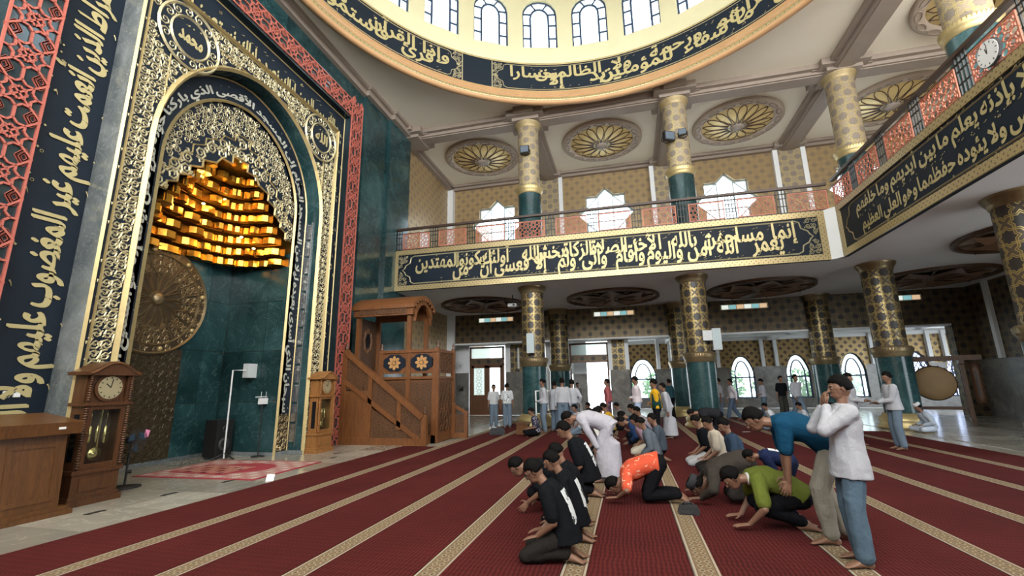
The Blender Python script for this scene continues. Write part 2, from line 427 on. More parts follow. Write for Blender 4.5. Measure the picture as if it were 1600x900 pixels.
T_ISRA = 'سبحان الذي أسرى بعبده ليلا من المسجد الحرام إلى المسجد الأقصى الذي باركنا حوله لنريه من آياتنا إنه هو السميع البصير'.split()
M['navyframe'] = new_mat('dark_blue_window_frame', (.03, .055, .11), .5)
M['frame_white'] = new_mat('pale_green_window_frame', (.38, .46, .46), .5)
M['strip_0'] = emis('pale_emissive_pane', (.85, .92, .85), .75); M['strip_1'] = emis('teal_emissive_pane', (.30, .62, .66), .6); M['strip_2'] = emis('amber_emissive_pane', (.9, .62, .38), .6)  # panes glow by emission in place of daylight; solid wall behind them
# ================================================================== structure
COLX = (-3.79, 2.72, 9.05); CY = 18.77; FY = 17.7; FX = 7.63; SOF = 5.78; GF = 7.25; CZ = 14.0; BY = 25.0; WRX = 15.4; DC = (-.42, 8.87); DR = 8.92
Y0 = -7.0
# floor: slab and single marble tiles where the stone shows
fl = struct('floor', MB().box(-12, 24, Y0, 34, -.3, -.012), 'floor')
tile_me = MB().box(-.494, .494, -.494, .494, -.012, 0).mesh('tile', M['floor'])
for i in range(5):
    for j in range(29): shared('tile', tile_me, fl, (-10.7+i, 1.0+j*.99-4, 0))
for i in range(7):
    for j in range(15): shared('tile', tile_me, fl, (8.95+i, 11.0+j*.99, 0))
# carpets: one runner per prayer row, border stripe and field as parts
SX = [-6.32, -5.28, -4.2, -3.07, -1.92, -.68, .44, 1.72, 2.95, 4.17, 5.43, 6.62, 7.85]
for k in range(len(SX)-1):
    x0, x1 = SX[k], SX[k+1]; y1 = 12.25 if k == 0 else (24.2 if x0 < 6 else 22.5 if x0 < 6.5 else 17.6)
    ordn = ['', 'second', 'third', 'fourth', 'fifth', 'sixth', 'seventh', 'eighth', 'ninth', 'tenth', 'eleventh', 'twelfth'][k]
    extra = {4: ', under the black T-shirts', 5: ', under the person in orange', 6: ', under the green polo shirt', 7: ', under the boy with raised hands'}.get(k, '')
    c = thing('prayer_carpet', 'red carpet runner with beige border, %s from the marble%s' % (ordn, extra) if k else 'plain red carpet runner bordering the cream marble before the mihrab', 'carpet', (0, 0, 0), 0, 'red carpet runners in rows')
    if k:
        MB().face([(x0, Y0, .012), (x0+.21, Y0, .012), (x0+.21, y1, .012), (x0, y1, .012)], ((0, Y0), (.21, Y0), (.21, y1), (0, y1))).build('border_stripe', 'stripe', c)
        MB().box(x0+.21, x1-.012, Y0, y1, 0, .012).build('carpet_field', 'carpet', c)
    else: MB().box(x0, x1-.012, Y0, y1, 0, .012).build('carpet_field', 'carpet', c)
# qibla wall: backing and marble slabs
wq = struct('wall_qibla', MB().box(-10.9, -10.1, Y0, 3.7, 0, CZ).box(-10.9, -10.1, 12.6, 18.6, 0, CZ).box(-10.9, -10.1, 3.7, 12.6, 10.9, CZ).box(-11.2, -10.9, Y0, 18.6, 0, CZ), 'green')
def slabs(parent, X, y0, y1, z0, z1, ny, nz, t=.1, mat='green'):
    hy, hz = (y1-y0)/ny, (z1-z0)/nz
    me = MB().box(-t, 0, -hy/2+.004, hy/2-.004, -hz/2+.004, hz/2-.004).mesh('slab', M[mat])
    for i in range(ny):
        for j in range(nz): shared('slab', me, parent, (X, y0+hy*(i+.5), z0+hz*(j+.5)))
slabs(wq, -10.0, 12.6, 14.8, 0, 13.7, 1, 5); slabs(wq, -9.86, 14.8, 16.65, 0, 13.7, 1, 5, .24); slabs(wq, -9.72, 16.65, 18.6, 0, 13.7, 1, 5, .38)
slabs(wq, -10.0, 3.7, 12.6, 11.0, 13.7, 4, 1); slabs(wq, -10.0, -2.3, 3.7, 0, 13.7, 3, 5)
tr = struct('trim_1', MB().box(-10.1, -9.82, Y0, 14.75, 13.62, 14).box(-10.1, -9.68, 14.75, 16.6, 13.62, 14).box(-10.1, -9.5, 16.6, 18.4, 13.62, 14).box(-10.1, -9.7, Y0, 14.7, 13.85, 14).box(-10.1, -9.56, 14.7, 16.55, 13.85, 14).box(-10.1, -9.38, 16.55, 18.4, 13.85, 14), 'beam')
struct('wall_rear', MB().box(-11.2, 16, Y0-.3, Y0, 0, 7.2), 'cream')
struct('wall_left', MB().box(-10.6, -10.2, 18.6, 33.5, 0, CZ), 'wall_up')
# ceiling with the round dome opening
mb = MB(); N = 96; x0, x1, y0, y1 = -10.9, 16, Y0, 25.6
def ray_rect(a):
    dx, dy = math.sin(a), math.cos(a); t = 1e9
    if dx > 1e-9: t = min(t, (x1-DC[0])/dx)
    if dx < -1e-9: t = min(t, (x0-DC[0])/dx)
    if dy > 1e-9: t = min(t, (y1-DC[1])/dy)
    if dy < -1e-9: t = min(t, (y0-DC[1])/dy)
    return (DC[0]+dx*t, DC[1]+dy*t)
ang = sorted([2*math.pi*k/N for k in range(N)]+[math.atan2(x-DC[0], y-DC[1]) % (2*math.pi) for x in (x0, x1) for y in (y0, y1)])
for k, a in enumerate(ang):
    b = ang[(k+1) % len(ang)]
    p, q = ray_rect(a), ray_rect(b)
    mb.face([(DC[0]+8.7*math.sin(a), DC[1]+8.7*math.cos(a), CZ), (DC[0]+8.7*math.sin(b), DC[1]+8.7*math.cos(b), CZ), (*q, CZ), (*p, CZ)])
ceil = struct('ceiling', mb, 'cream')
# dome ring: tan cornice, calligraphy band, drum with windows, dome shell
dome = thing('dome_drum', 'round cream dome drum with arched windows above a navy calligraphy band', 'dome', (0, 0, 0))
MB().lathe([(9.0, 13.98), (8.98, 13.70), (8.86, 13.60), (8.72, 13.58), (8.64, 13.66), (8.66, 13.86), (8.74, 13.90), (8.74, 14.22), (8.86, 14.28), (8.93, 14.32)], *DC, n=128).build('cornice', 'tan', dome, True)
MB().lathe([(8.645, 13.70), (8.63, 13.71), (8.63, 13.83), (8.65, 13.84)], *DC, n=128, uvr=8.7).build('gilded_moulding', 'frame', dome, True)
band = MB().lathe([(DR, 14.30), (DR, 15.72)], *DC, n=128).build('calligraphy_band', 'navy', dome, True)
MB().lathe([(DR-.03, 15.68), (DR-.05, 15.73), (DR+.02, 15.78)], *DC, n=128).lathe([(DR-.02, 14.30), (DR-.05, 14.33), (DR-.0, 14.38)], *DC, n=128).build('gold_edge', 'gold', dome, True)
cyl = on_cyl(*DC, DR)
mb = MB(); lt = MB()
def A(deg): return R(deg)*DR
# cartouche outlines: cusped ends
def cart(mb, a0, a1, b0, b1, fn, d, w=.035):
    h = (b1-b0)/2; m = (b0+b1)/2
    def end(a, s):
        return [(a+s*.55, b1), (a+s*.40, b1-h*.12), (a+s*.36, m+h*.52), (a+s*.16, m+h*.34), (a+s*.10, m+h*.14), (a, m), (a+s*.10, m-h*.14), (a+s*.16, m-h*.34), (a+s*.36, m-h*.52), (a+s*.40, b0+h*.12), (a+s*.55, b0)]
    n = max(2, int((a1-a0)/.6)); l = end(a0, 1); r = end(a1, -1)
    mb.ridge(l, w, .02, fn, d); mb.ridge(r, w, .02, fn, d)
    for b in (b0, b1): mb.ridge([(a0+.55+(a1-a0-1.1)*k/n, b) for k in range(n+1)], w, .02, fn, d)
def scroll(mb, cx, cy, s, fn, d, ph=0, hand=1, turns=1.6, w=.18):
    """one arabesque scroll: a spiral with two leaves"""
    pts = []
    for k in range(11):
        t = k/10; a = ph+hand*t*turns*2*math.pi; r = s*(.5-.42*t); pts.append((cx+r*math.cos(a), cy+r*math.sin(a)))
    mb.ridge(pts, lambda t: s*w*(1-.45*t), s*.07, fn, d)
    for q in (0, 2.1):
        a = ph+hand*(q+.6); bx, by = cx+s*.48*math.cos(a), cy+s*.48*math.sin(a)
        mb.ridge([(bx, by), (bx+s*.2*math.cos(a+.5), by+s*.2*math.sin(a+.5)), (bx+s*.34*math.cos(a+1.2), by+s*.34*math.sin(a+1.2))], lambda t: s*.2*math.sin(math.pi*(.15+.8*t)), s*.06, fn, d)
def corners(mb, a0, a1, b0, b1, fn, d, s=.19):
    h = (b1-b0)/2; m = (b0+b1)/2
    for a, sg in ((a0, 1), (a1, -1)):
        for i in range(3):
            for j in range(7):
                x = a+sg*s*(i+.5); y = b0+(b1-b0)*(j+.5)/7
                lim = .10+.36*min(1, abs(y-m)/h*1.05)
                if s*(i+.5) < lim: scroll(mb, x, y, s*.95, fn, d, i+j, sg if j % 2 else -sg)
for a0, a1, txt in ((-101, -38.6, T_DOME1), (-30.0, 62, T_DOME2)):
    cart(mb, A(a0)+.12, A(a1)-.12, 14.44, 15.62, cyl, .005); corners(mb, A(a0)+.05, A(a1)-.05, 14.40, 15.66, cyl, .004)
    for q in (a0, a1): mb.ridge([(A(q), 14.36), (A(q), 15.68)], .05, .02, cyl, .004)
    if txt is T_DOME1: stacked(lt, txt, A(a1)-.62, 7.6, 15.03, 1.05, cyl, .015)
    else: stacked(lt, txt, A(a1)-.62, A(a1)-A(a0)-1.3, 15.03, 1.05, cyl, .015)
tag(mb.build('cartouche_relief', 'palegold', dome), 'gold cusped cartouche frames'); tag(lt.build('inscription', 'letter', dome), 'gold Arabic calligraphy on navy')
# drum with window openings
WN = 25; WA = 360/WN; DRM = 8.98; zb, zs, zt = 16.62, 18.45, 19.25; hw = R(5.05)
arch_pts = [(-1, zb), (-1, zs)]+[(-math.cos(t*math.pi/8), zs+(zt-zs)*math.sin(t*math.pi/8)) for t in range(1, 8)]+[(1, zs), (1, zb)]
mb = MB(); up = 20.4
def dp(a, z, r=DRM): return (DC[0]+r*math.sin(a), DC[1]+r*math.cos(a), z)
pane_me = []; dm = MB()
for k in range(WN):
    ac = R(-1.3)+R(WA)*k; l, r_ = ac-R(WA/2), ac+R(WA/2)
    for s in range(4):
        p, q = l+(r_-l)*s/4, l+(r_-l)*(s+1)/4; mb.face([dp(p, 15.72), dp(q, 15.72), dp(q, zb), dp(p, zb)])
    mb.face([dp(l, zb), dp(ac-hw, zb), dp(ac-hw, up), dp(l, up)]); mb.face([dp(ac+hw, zb), dp(r_, zb), dp(r_, up), dp(ac+hw, up)])
    ap = [(ac+hw*x, z) for x, z in arch_pts[1:-1]]
    for s in range(len(ap)-1): mb.face([dp(*ap[s]), dp(*ap[s+1]), dp(ap[s+1][0], up), dp(ap[s][0], up)])
    full = [(ac+hw*x, z) for x, z in arch_pts]
    for s in range(len(full)): a, b = full[s], full[(s+1) % len(full)]; mb.face([dp(*a), dp(*b), dp(*b, 9.35), dp(*a, 9.35)])
mb.lathe([(DRM, up), (8.2, 22.8), (6.5, 25), (3.5, 26.6), (.01, 27.2)], *DC, n=50)
mb.build('drum_wall', 'drum', dome)
for k in range(WN):
    ac = -1.3+WA*k; d = (ac+180) % 360-180
    if abs(d+15) > 75: continue
    ww = tag(thing('dome_window', None, None), None); ww.parent = dome
    fn = on_cyl(*DC, 9.2); a0 = R(ac)*9.2; H2 = hw*9.2
    MB().prism([(a0+H2*x, z) for x, z in arch_pts], fn, 0, .02).build('pane', 'glass', ww)
    fr = MB(); P = [(a0+H2*.97*x, z if z > zb else z+.03) for x, z in arch_pts]
    inn = [(a0+H2*.52*x, zb+.02 if z == zb else zs-.1+(z-zs)*.62) for x, z in arch_pts]
    for L, w_ in ((P, .10), (inn, .09)):
        for s in range(len(L)-1): fr.bar(L[s], L[s+1], w_, .05, fn, .02)
    for x in (-1, 1):
        for z in (17.25, 17.95, 18.55):
            fr.bar((a0+H2*.52*x, z), (a0+H2*.97*x, z), .07, .05, fn, .02)
        fr.bar((a0+H2*.2*x, zs+.35), (a0+H2*.45*x, zt-.15), .06, .05, fn, .02)
    fr.bar((a0-H2, zb+.04), (a0+H2, zb+.04), .09, .05, fn, .02)
    fr.build('frame', 'navyframe' if 'navyframe' in M else 'black', ww)
# ------------------------------------------------------------------ beams
bm = MB()
def beam_x(x0, x1, y):
    bm.box(x0, x1, y-.36, y+.36, 13.66, 14.01); bm.box(x0, x1, y-.55, y+.55, 13.80, 14.01); bm.box(x0, x1, y-.27, y+.27, 13.62, 13.7)
def beam_y(x, y0, y1):
    bm.box(x-.36, x+.36, y0, y1, 13.66, 14.01); bm.box(x-.55, x+.55, y0, y1, 13.80, 14.01); bm.box(x-.27, x+.27, y0, y1, 13.62, 13.7)
beam_x(-9.7, 15.4, CY); beam_x(9.05, 15.4, 12.4); beam_x(9.05, 15.4, 6.0)
for x in COLX: beam_y(x, CY, 25)
beam_y(9.05, Y0, CY)
for x, y in [(x, CY) for x in COLX]+[(9.05, 12.4), (9.05, 6.0), (-9.75, CY)]:
    bm.box(x-.62, x+.62, y-.62, y+.62, 13.58, 14.01); bm.box(x-.85, x+.85, y-.85, y+.85, 13.72, 14.01); bm.box(x-1.05, x+1.05, y-.45, y+.45, 13.76, 14.01); bm.box(x-.45, x+.45, y-1.05, y+1.05, 13.76, 14.01)
struct('trim_2', bm, 'beam')
# upper cornice mouldings along walls
cm = MB(); cm.box(-10.2, 15.4, 24.75, 25.0, 13.72, 14); cm.box(-10.2, 15.4, 24.55, 25.0, 13.86, 14); cm.box(-10.2, -9.95, 18.6, 25, 13.72, 14); cm.box(-10.2, -9.8, 18.6, 25, 13.86, 14); cm.box(15.1, 15.4, Y0, 25, 13.72, 14); cm.box(14.95, 15.4, Y0, 25, 13.86, 14)
for x in COLX: cm.box(x-.75, x+.75, 24.35, 25, 13.7, 14)
struct('trim_3', cm, 'beam')
# ------------------------------------------------------------------ upper back wall with star windows
WC = (-7.12, -.60, 5.85, 12.3)
def starpoly(cx, cz, r1=1.12, r2=1.62):
    # eight-pointed star: square half-width r1, diagonal tips r2
    q = []
    t = r2-r1
    for k in range(4):
        a = k*math.pi/2; ca, sa = math.cos(a), math.sin(a)
        for x, y in ((r1, -t), (r2, 0), (r1, t), (r1, r1)): q.append((cx+x*ca-y*sa, cz+x*sa+y*ca))
    return q
zc = 11.28; wb = MB(); xs = -10.2
for cx in WC:
    l, r_ = cx-1.62, cx+1.62
    wb.box(xs, l, 25, 25.35, GF, CZ); wb.box(l, r_, 25, 25.35, GF, zc-1.62); wb.box(l, r_, 25, 25.35, zc+1.62, CZ)
    P = starpoly(cx, zc); 
    # four corner fills around the star, each quadrant
    for k in range(4):
        S_ = P[k*4+1:k*4+4]+[P[(k*4+4) % 16], P[(k*4+5) % 16]]
        a = k*math.pi/2+math.pi/4; sx, sz = (1 if math.cos(a) > 0 else -1), (1 if math.sin(a) > 0 else -1)
        co = (cx+1.62*sx, zc+1.62*sz)
        for s in range(4): wb.prism([co, S_[s], S_[s+1]], on_y(25.35), 0, .35)
    xs = r_
wb.box(xs, 15.8, 25, 25.35, GF, CZ)
wbk = struct('wall_back_upper', wb, 'wall_up')
for i, cx in enumerate(WC):
    g = tag(thing('window_%d' % (i+1), None, None), kind='structure')
    pl = MB().prism(starpoly(cx, zc), on_y(25.30), 0, .02).build('pane', 'glass', g)
    fr = MB(); P = starpoly(cx, zc, 1.10, 1.58); fn = on_y(25.28)
    for k in range(16): fr.bar(P[k], P[(k+1) % 16], .09, .06, fn, 0)
    for s in (-.42, .42): fr.bar((cx+s, zc-1.1), (cx+s, zc+1.1), .055, .05, fn, 0); fr.bar((cx-1.1, zc+s), (cx+1.1, zc+s), .055, .05, fn, 0)
    for k in range(4): a = k*math.pi/2; fr.bar((cx+1.55*math.cos(a), zc+1.55*math.sin(a)), (cx+1.55*math.cos(a+math.pi/2), zc+1.55*math.sin(a+math.pi/2)), .055, .05, fn, 0)
    fr.build('frame', 'frame_white', g)
    MB().prism(starpoly(cx, zc, 1.30, 1.80), on_y(25.0), 0, .04, True) if False else None
# white pilaster strips and gold pilasters between windows, orange dado
pil = MB(); pg = MB(); dd = MB()
for x in COLX:
    pil.box(x-.78, x-.55, 24.72, 25, GF, 13.7); pil.box(x+.55, x+.78, 24.72, 25, GF, 13.7); pg.box(x-.55, x+.55, 24.80, 25, GF, 13.7)
pil.box(-10.2, -9.85, 24.6, 25, GF, 13.7); pil.box(15.15, 15.4, 23.7, 23.95, GF, 13.7)
pil.box(-10.2, -10.0, 20.9, 21.6, GF, 9.75)
struct('trim_4', pil, 'white'); struct('trim_5', pg, 'col_up')
# right wall (both storeys) and lower back wall
wr = MB().box(15.4, 15.8, 9.0, 25.35, GF-.4, CZ).box(15.4, 15.8, Y0, 9.0, GF-.4, 8.0); struct('wall_right_upper', wr, 'wall_up')
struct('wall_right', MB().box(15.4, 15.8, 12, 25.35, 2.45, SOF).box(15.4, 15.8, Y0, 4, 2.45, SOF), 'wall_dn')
struct('trim_6', MB().box(15.34, 15.8, 12, 25.35, 0, 2.45).box(15.34, 15.8, Y0, 4, 0, 2.45), 'greym')
struct('trim_7', MB().box(15.25, 15.42, 23.55, 23.75, 2.45, SOF).box(-10.22, -9.75, 24.8, 25.0, 0, SOF), 'white')
lb = MB().box(-10.2, 15.6, 25, 25.5, 4.12, SOF+1.6).box(14.6, 15.6, 25, 25.5, 0, 4.12).box(-10.2, -9.95, 25, 25.5, 0, 4.12)
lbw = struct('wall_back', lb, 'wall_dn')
struct('trim_8', MB().box(-9.95, 14.6, 24.98, 25.52, 4.04, 4.12), 'white')
for i, (a, b) in enumerate(((-8.25, -6.2), (-1.6, .52), (4.9, 7.05), (11.5, 13.6))):
    g = tag(thing('window_%d' % (i+5), None, None), kind='structure')
    MB().box(a-.05, b+.05, 24.93, 25.0, 5.27, 5.56).build('frame', 'palegold', g)
    for k in range(6):
        xx = a+(b-a)*k/6; MB().box(xx+.015, xx+(b-a)/6-.015, 24.915, 24.93, 5.31, 5.52).build('pane', 'strip_%d' % (k % 3), g)
# ------------------------------------------------------------------ rear gallery behind the arcade
WY = 33.0; AW = [(1.02, .88), (7.32, .74), (10.6, .70), (13.7, .70), (17.0, .78), (19.35, .78)]
def arch2(cx, hwid, z0, zs, zt, n=6):
    """pointed arch outline"""
    L = [(cx-hwid, z0), (cx-hwid, zs)]
    for k in range(1, n+1):
        t = k/n; L.append((cx-hwid*math.cos(t*math.pi/2)**1.0*(1-.12*math.sin(t*math.pi)), zs+(zt-zs)*math.sin(t*math.pi/2)))
    Rr = [(2*cx-x, z) for x, z in reversed(L[:-1])]
    return L+Rr
gw = MB(); xs = -.5
gd = MB()
for cx, hwid in AW:
    l, r_ = cx-hwid, cx+hwid
    for (mbx, za, zb_) in ((gw, 2.62, 4.6), (gd, 0, 2.62)): mbx.box(xs, l, WY, WY+.35, za, zb_)
    gd.box(l, r_, WY, WY+.35, 0, .62)
    P = arch2(cx, hwid, .62, 2.3, 3.36)[1:-1]
    for k in range(len(P)-1):
        gw.face([(P[k][0], WY, P[k][1]), (P[k+1][0], WY, P[k+1][1]), (P[k+1][0], WY, 4.6), (P[k][0], WY, 4.6)])
        gw.face([(P[k][0], WY, P[k][1]), (P[k+1][0], WY, P[k+1][1]), (P[k+1][0], WY+.35, P[k+1][1]), (P[k][0], WY+.35, P[k][1])])
    xs = r_
for (mbx, za, zb_) in ((gw, 2.62, 4.6), (gd, 0, 2.62)): mbx.box(xs, 24, WY, WY+.35, za, zb_)
struct('wall_gallery', gw, 'wall_far'); struct('trim_9', gd, 'greym')
for i, (cx, hwid) in enumerate(AW):
    g = tag(thing('window_%d' % (i+9), None, None), kind='structure'); fn = on_y(WY+.2)
    MB().prism([p for p in arch2(cx, hwid, .62, 2.3, 3.36) if p[1] >= 1.95 or True], fn, 0, .015).build('pane', 'clear' if i < 4 else 'stain_b', g)
    fr = MB(); P = arch2(cx, hwid*.97, .64, 2.3, 3.34); Q = arch2(cx, hwid*.58, 1.95, 2.25, 3.0)
    for k in range(len(P)-1): fr.bar(P[k], P[k+1], .12, .06, fn, .02)
    for k in range(len(Q)-1): fr.bar(Q[k], Q[k+1], .08, .05, fn, .02)
    fr.bar((cx-hwid, 1.95), (cx+hwid, 1.95), .10, .06, fn, .02); fr.bar((cx-hwid, .66), (cx+hwid, .66), .08, .06, fn, .02)
    for s in (-.58, .58): fr.bar((cx+s*hwid, .62), (cx+s*hwid, 1.95), .09, .05, fn, .02)
    if i > 3:
        for a in range(-3, 4):
            fr.bar((cx+a*.22-.4, 2.0), (cx+a*.22+.4, 3.3), .03, .03, fn, .02); fr.bar((cx+a*.22+.4, 2.0), (cx+a*.22-.4, 3.3), .03, .03, fn, .02)
    fr.build('frame', 'navyframe', g)
pw = MB()
for x in (-.35, 2.45, 5.5, 9.0, 12.0, 15.2, 18.2): pw.box(x-.5, x-.3, WY-.25, WY, 2.62, 4.55); pw.box(x+.3, x+.5, WY-.25, WY, 2.62, 4.55)
pw.box(-.5, 24, WY-.12, WY, 4.35, 4.6)
struct('trim_10', pw, 'white')
struct('ceiling_gallery', MB().box(-10.2, 24, 25.5, WY+.35, 4.55, 4.7), 'white')
struct('trim_11', MB().box(-3, 24, 28.8, 29.3, 4.3, 4.55).box(2.6, 3.0, 25.5, WY, 4.3, 4.55).box(9, 9.4, 25.5, WY, 4.3, 4.55).box(15.2, 15.6, 25.5, WY, 4.3, 4.55), 'white')
struct('wall_gallery_end', MB().box(24, 24.3, 25, 33.4, 0, 4.6), 'white')
# west door bay
DY = 26.2
struct('wall_door_bay', MB().box(-10.2, -9.3, DY, DY+.25, 2.45, 4.55).box(-9.3, -7.05, DY, DY+.25, 4.05, 4.55).box(-7.05, -3.9, DY, DY+.25, 4.05, 4.55).box(-4.6, -3.3, DY, DY+.25, 0, 4.55), 'white')
struct('trim_12', MB().box(-10.2, -9.3, DY-.04, DY+.25, 0, 2.45).box(-7.0, -5.5, DY-.04, DY+.25, 0, 2.45).box(-.95, .05, DY-.3, DY+.3, 0, 2.42), 'greym')
struct('trim_13', MB().box(-7.0, -6.7, DY-.1, DY+.25, 2.45, 4.05).box(-5.75, -5.45, DY-.1, DY+.25, 2.45, 4.05).box(-3.4, -3.2, DY-.1, DY+.2, 2.3, 4.05).box(-1.0, -.8, DY-.3, DY+.3, 2.42, 4.1).box(-.1, .12, DY-.3, DY+.3, 2.42, 4.1).box(1.75, 1.95, 29, 29.3, 2.5, 4.5), 'white')
struct('trim_14', MB().box(-6.7, -5.75, DY, DY+.25, 2.45, 4.05).box(-.8, -.1, DY-.25, DY+.25, 2.42, 4.1), 'col_dn')
def door_frame(n, x0, x1, leaves):
    g = tag(thing('door_%d' % n, None, None), kind='structure'); z2, z3, z4 = 2.92, 3.24, 3.98
    MB().box(x0, x0+.1, DY-.06, DY+.12, 0, z4).box(x1-.1, x1, DY-.06, DY+.12, 0, z4).box(x0, x1, DY-.06, DY+.12, z4-.09, z4).box(x0, x1, DY-.06, DY+.12, z3-.04, z3+.05).box(x0, x1, DY-.06, DY+.12, z2-.05, z2+.04).build('door_frame', 'door', g)
    MB().box(x0+.1, x1-.1, DY-.02, DY+.08, z2, z3).build('patterned_panel', 'wall_dn', g)
    MB().box(x0+.1, x1-.1, DY+.02, DY+.04, z3, z4-.09).build('transom_pane', 'frost', g)
    if leaves:
        xm = (x0+x1)/2
        for a, b, gm in ((x0+.1, xm, 'frost'), (xm, x1-.1, 'clear')):
            lf = MB().box(a, b, DY-.02, DY+.04, 0, 1.15).box(a, a+.16, DY-.02, DY+.04, 1.15, z2-.05).box(b-.16, b, DY-.02, DY+.04, 1.15, z2-.05).box(a, b, DY-.02, DY+.04, 2.72, z2-.05).build('door_leaf', 'door', g)
            MB().box(a+.16, b-.16, DY, DY+.02, 1.15, 2.72).build('pane', gm, lf)
            if gm == 'frost':
                gr = MB(); fn = on_y(DY-.005); cx = (a+b)/2
                for r_ in range(4):
                    for (p, q) in star_cell(.39, .17, .30): gr.bar((cx+p[0], 1.35+r_*.39+p[1]), (cx+q[0], 1.35+r_*.39+q[1]), .018, .01, fn, 0)
                gr.build('lattice', 'chrome', lf)
    return g
door_frame(1, -9.25, -7.1, True); door_frame(2, -3.2, -1.0, False)
struct('wall_porch', MB().box(-3.3, -2.45, 28.5, 28.7, 2.3, 4.5).box(-3.4, -3.2, 26.4, 28.6, 2.3, 4.5), 'white'); struct('trim_15', MB().box(-3.3, -2.45, 28.48, 28.7, 0, 2.3), 'greym')
# ------------------------------------------------------------------ columns
M['capital'] = varied('dull_gold_capital', (.40, .31, .16), .5, .3, .2, 8)
def column(x, y, z0, zr, z1, rad, pat, base, label, group):
    c = thing('column', label, 'column', (x, y, z0), 0, group)
    h = z1-z0; r0 = rad
    g0 = .5 if base else .05
    if base: MB().lathe([(.0, 0), (r0+.24, 0), (r0+.24, .10), (r0+.16, .16), (r0+.19, .24), (r0+.19, .33), (r0+.10, .40), (r0+.06, .5), (0, .5)], n=40).build('base', 'gold', c, True)
    s = MB().lathe([(r0, g0), (r0, zr-z0-.12)], n=40, uvr=r0).build('marble_shaft', 'green', c, True)
    zr_ = zr-z0
    MB().lathe([(r0, zr_-.16), (r0+.03, zr_-.14), (r0+.03, zr_-.06), (r0+.07, zr_), (r0+.09, zr_+.05), (r0+.09, zr_+.16), (r0+.04, zr_+.2), (r0-.03, zr_+.22)], n=40).build('ring_moulding', 'gold' if base != 1 else 'bronze', c, True)
    lf = MB()
    for k in range(44):
        a = 2*math.pi*k/44; p = [(math.sin(a+q)*(r0+rr), math.cos(a+q)*(r0+rr), zr_+zz) for q, rr, zz in ((-.05, .08, .02), (.05, .08, .02), (.045, .105, .14), (-.045, .105, .14))]; lf.face(p)
    lf.build('leaf_moulding', 'gold' if base != 1 else 'bronze', c)
    MB().lathe([(r0-.04, zr_+.18), (r0-.04, h-.22)], n=40, uvr=.5).build('patterned_shaft', pat, c, True)
    MB().lathe([(r0-.05, h-.30), (r0-.01, h-.27), (r0+.0, h-.20), (r0+.07, h-.08), (r0+.09, h-.04), (r0+.09, h)], n=40).build('capital', 'bronze' if base else 'capital', c, True)
    cf = MB()
    for k in range(44):
        a = 2*math.pi*k/44; cf.face([(math.sin(a+q)*(r0+rr), math.cos(a+q)*(r0+rr), h+zz) for q, rr, zz in ((-.05, .015, -.19), (.05, .015, -.19), (.045, .095, -.06), (-.045, .095, -.06))])
    cf.build('leaf_moulding', 'bronze' if base else 'capital', c)
    return c
lowl = 'lower round column, green marble below, gold stars above, under the balcony, %s from the mihrab wall'
upl = 'upper round column, tan gold stars over green marble, on the balcony, %s from the mihrab wall'
for k_, (x, y) in enumerate([(x, CY) for x in COLX]+[(9.05, 12.4)]):
    od = ('first', 'second', 'third', 'last')[k_]
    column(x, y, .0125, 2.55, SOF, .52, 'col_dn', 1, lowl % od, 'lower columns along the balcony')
    column(x, y, GF, 10.2, 13.6, .52, 'col_up', 0, upl % od, 'upper columns along the balcony')
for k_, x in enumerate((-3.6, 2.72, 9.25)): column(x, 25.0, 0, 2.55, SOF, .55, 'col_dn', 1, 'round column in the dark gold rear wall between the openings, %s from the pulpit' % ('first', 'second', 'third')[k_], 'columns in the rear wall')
# ------------------------------------------------------------------ balcony
bal = thing('balcony', 'white mezzanine balcony with a navy calligraphy fascia in a gold frame', 'balcony')
MB().box(-10.2, 15.4, FY, 25, SOF, GF).box(FX, 15.4, Y0, FY, SOF, GF).build('slab', 'soffit', bal)
FZ0, FZ1 = SOF, 7.62
xl, xr = -9.8, 7.2
fb = MB().box(xl, xr, FY-.12, FY, FZ0, FZ1).build('fascia_board', 'navy', bal)
def rect_frame(mb, a0, a1, b0, b1, w, t, fn, d):
    mb.prism([(a0, b0), (a1, b0), (a1, b0+w), (a0, b0+w)], fn, d, d+t); mb.prism([(a0, b1-w), (a1, b1-w), (a1, b1), (a0, b1)], fn, d, d+t)
    mb.prism([(a0, b0+w), (a0+w, b0+w), (a0+w, b1-w), (a0, b1-w)], fn, d, d+t); mb.prism([(a1-w, b0+w), (a1, b0+w), (a1, b1-w), (a1-w, b1-w)], fn, d, d+t)
fn = on_y(FY-.12)
mb = MB(); rect_frame(mb, xl, xr, FZ0, FZ1, .22, .05, fn, 0); mb.build('gold_frame', 'frame', fb)
mb = MB(); cart(mb, xl+.42, xr-.42, FZ0+.30, FZ1-.30, fn, .004, .05); corners(mb, xl+.24, xr-.24, FZ0+.24, FZ1-.24, fn, .004, .2); mb.build('cartouche_relief', 'palegold', fb)
lt = MB(); stacked(lt, T_TAWBAH, xr-.95, xr-xl-1.9, (FZ0+FZ1)/2, 1.22, fn, .012); tag(lt.build('inscription', 'letter', fb), 'gold Arabic calligraphy on navy')
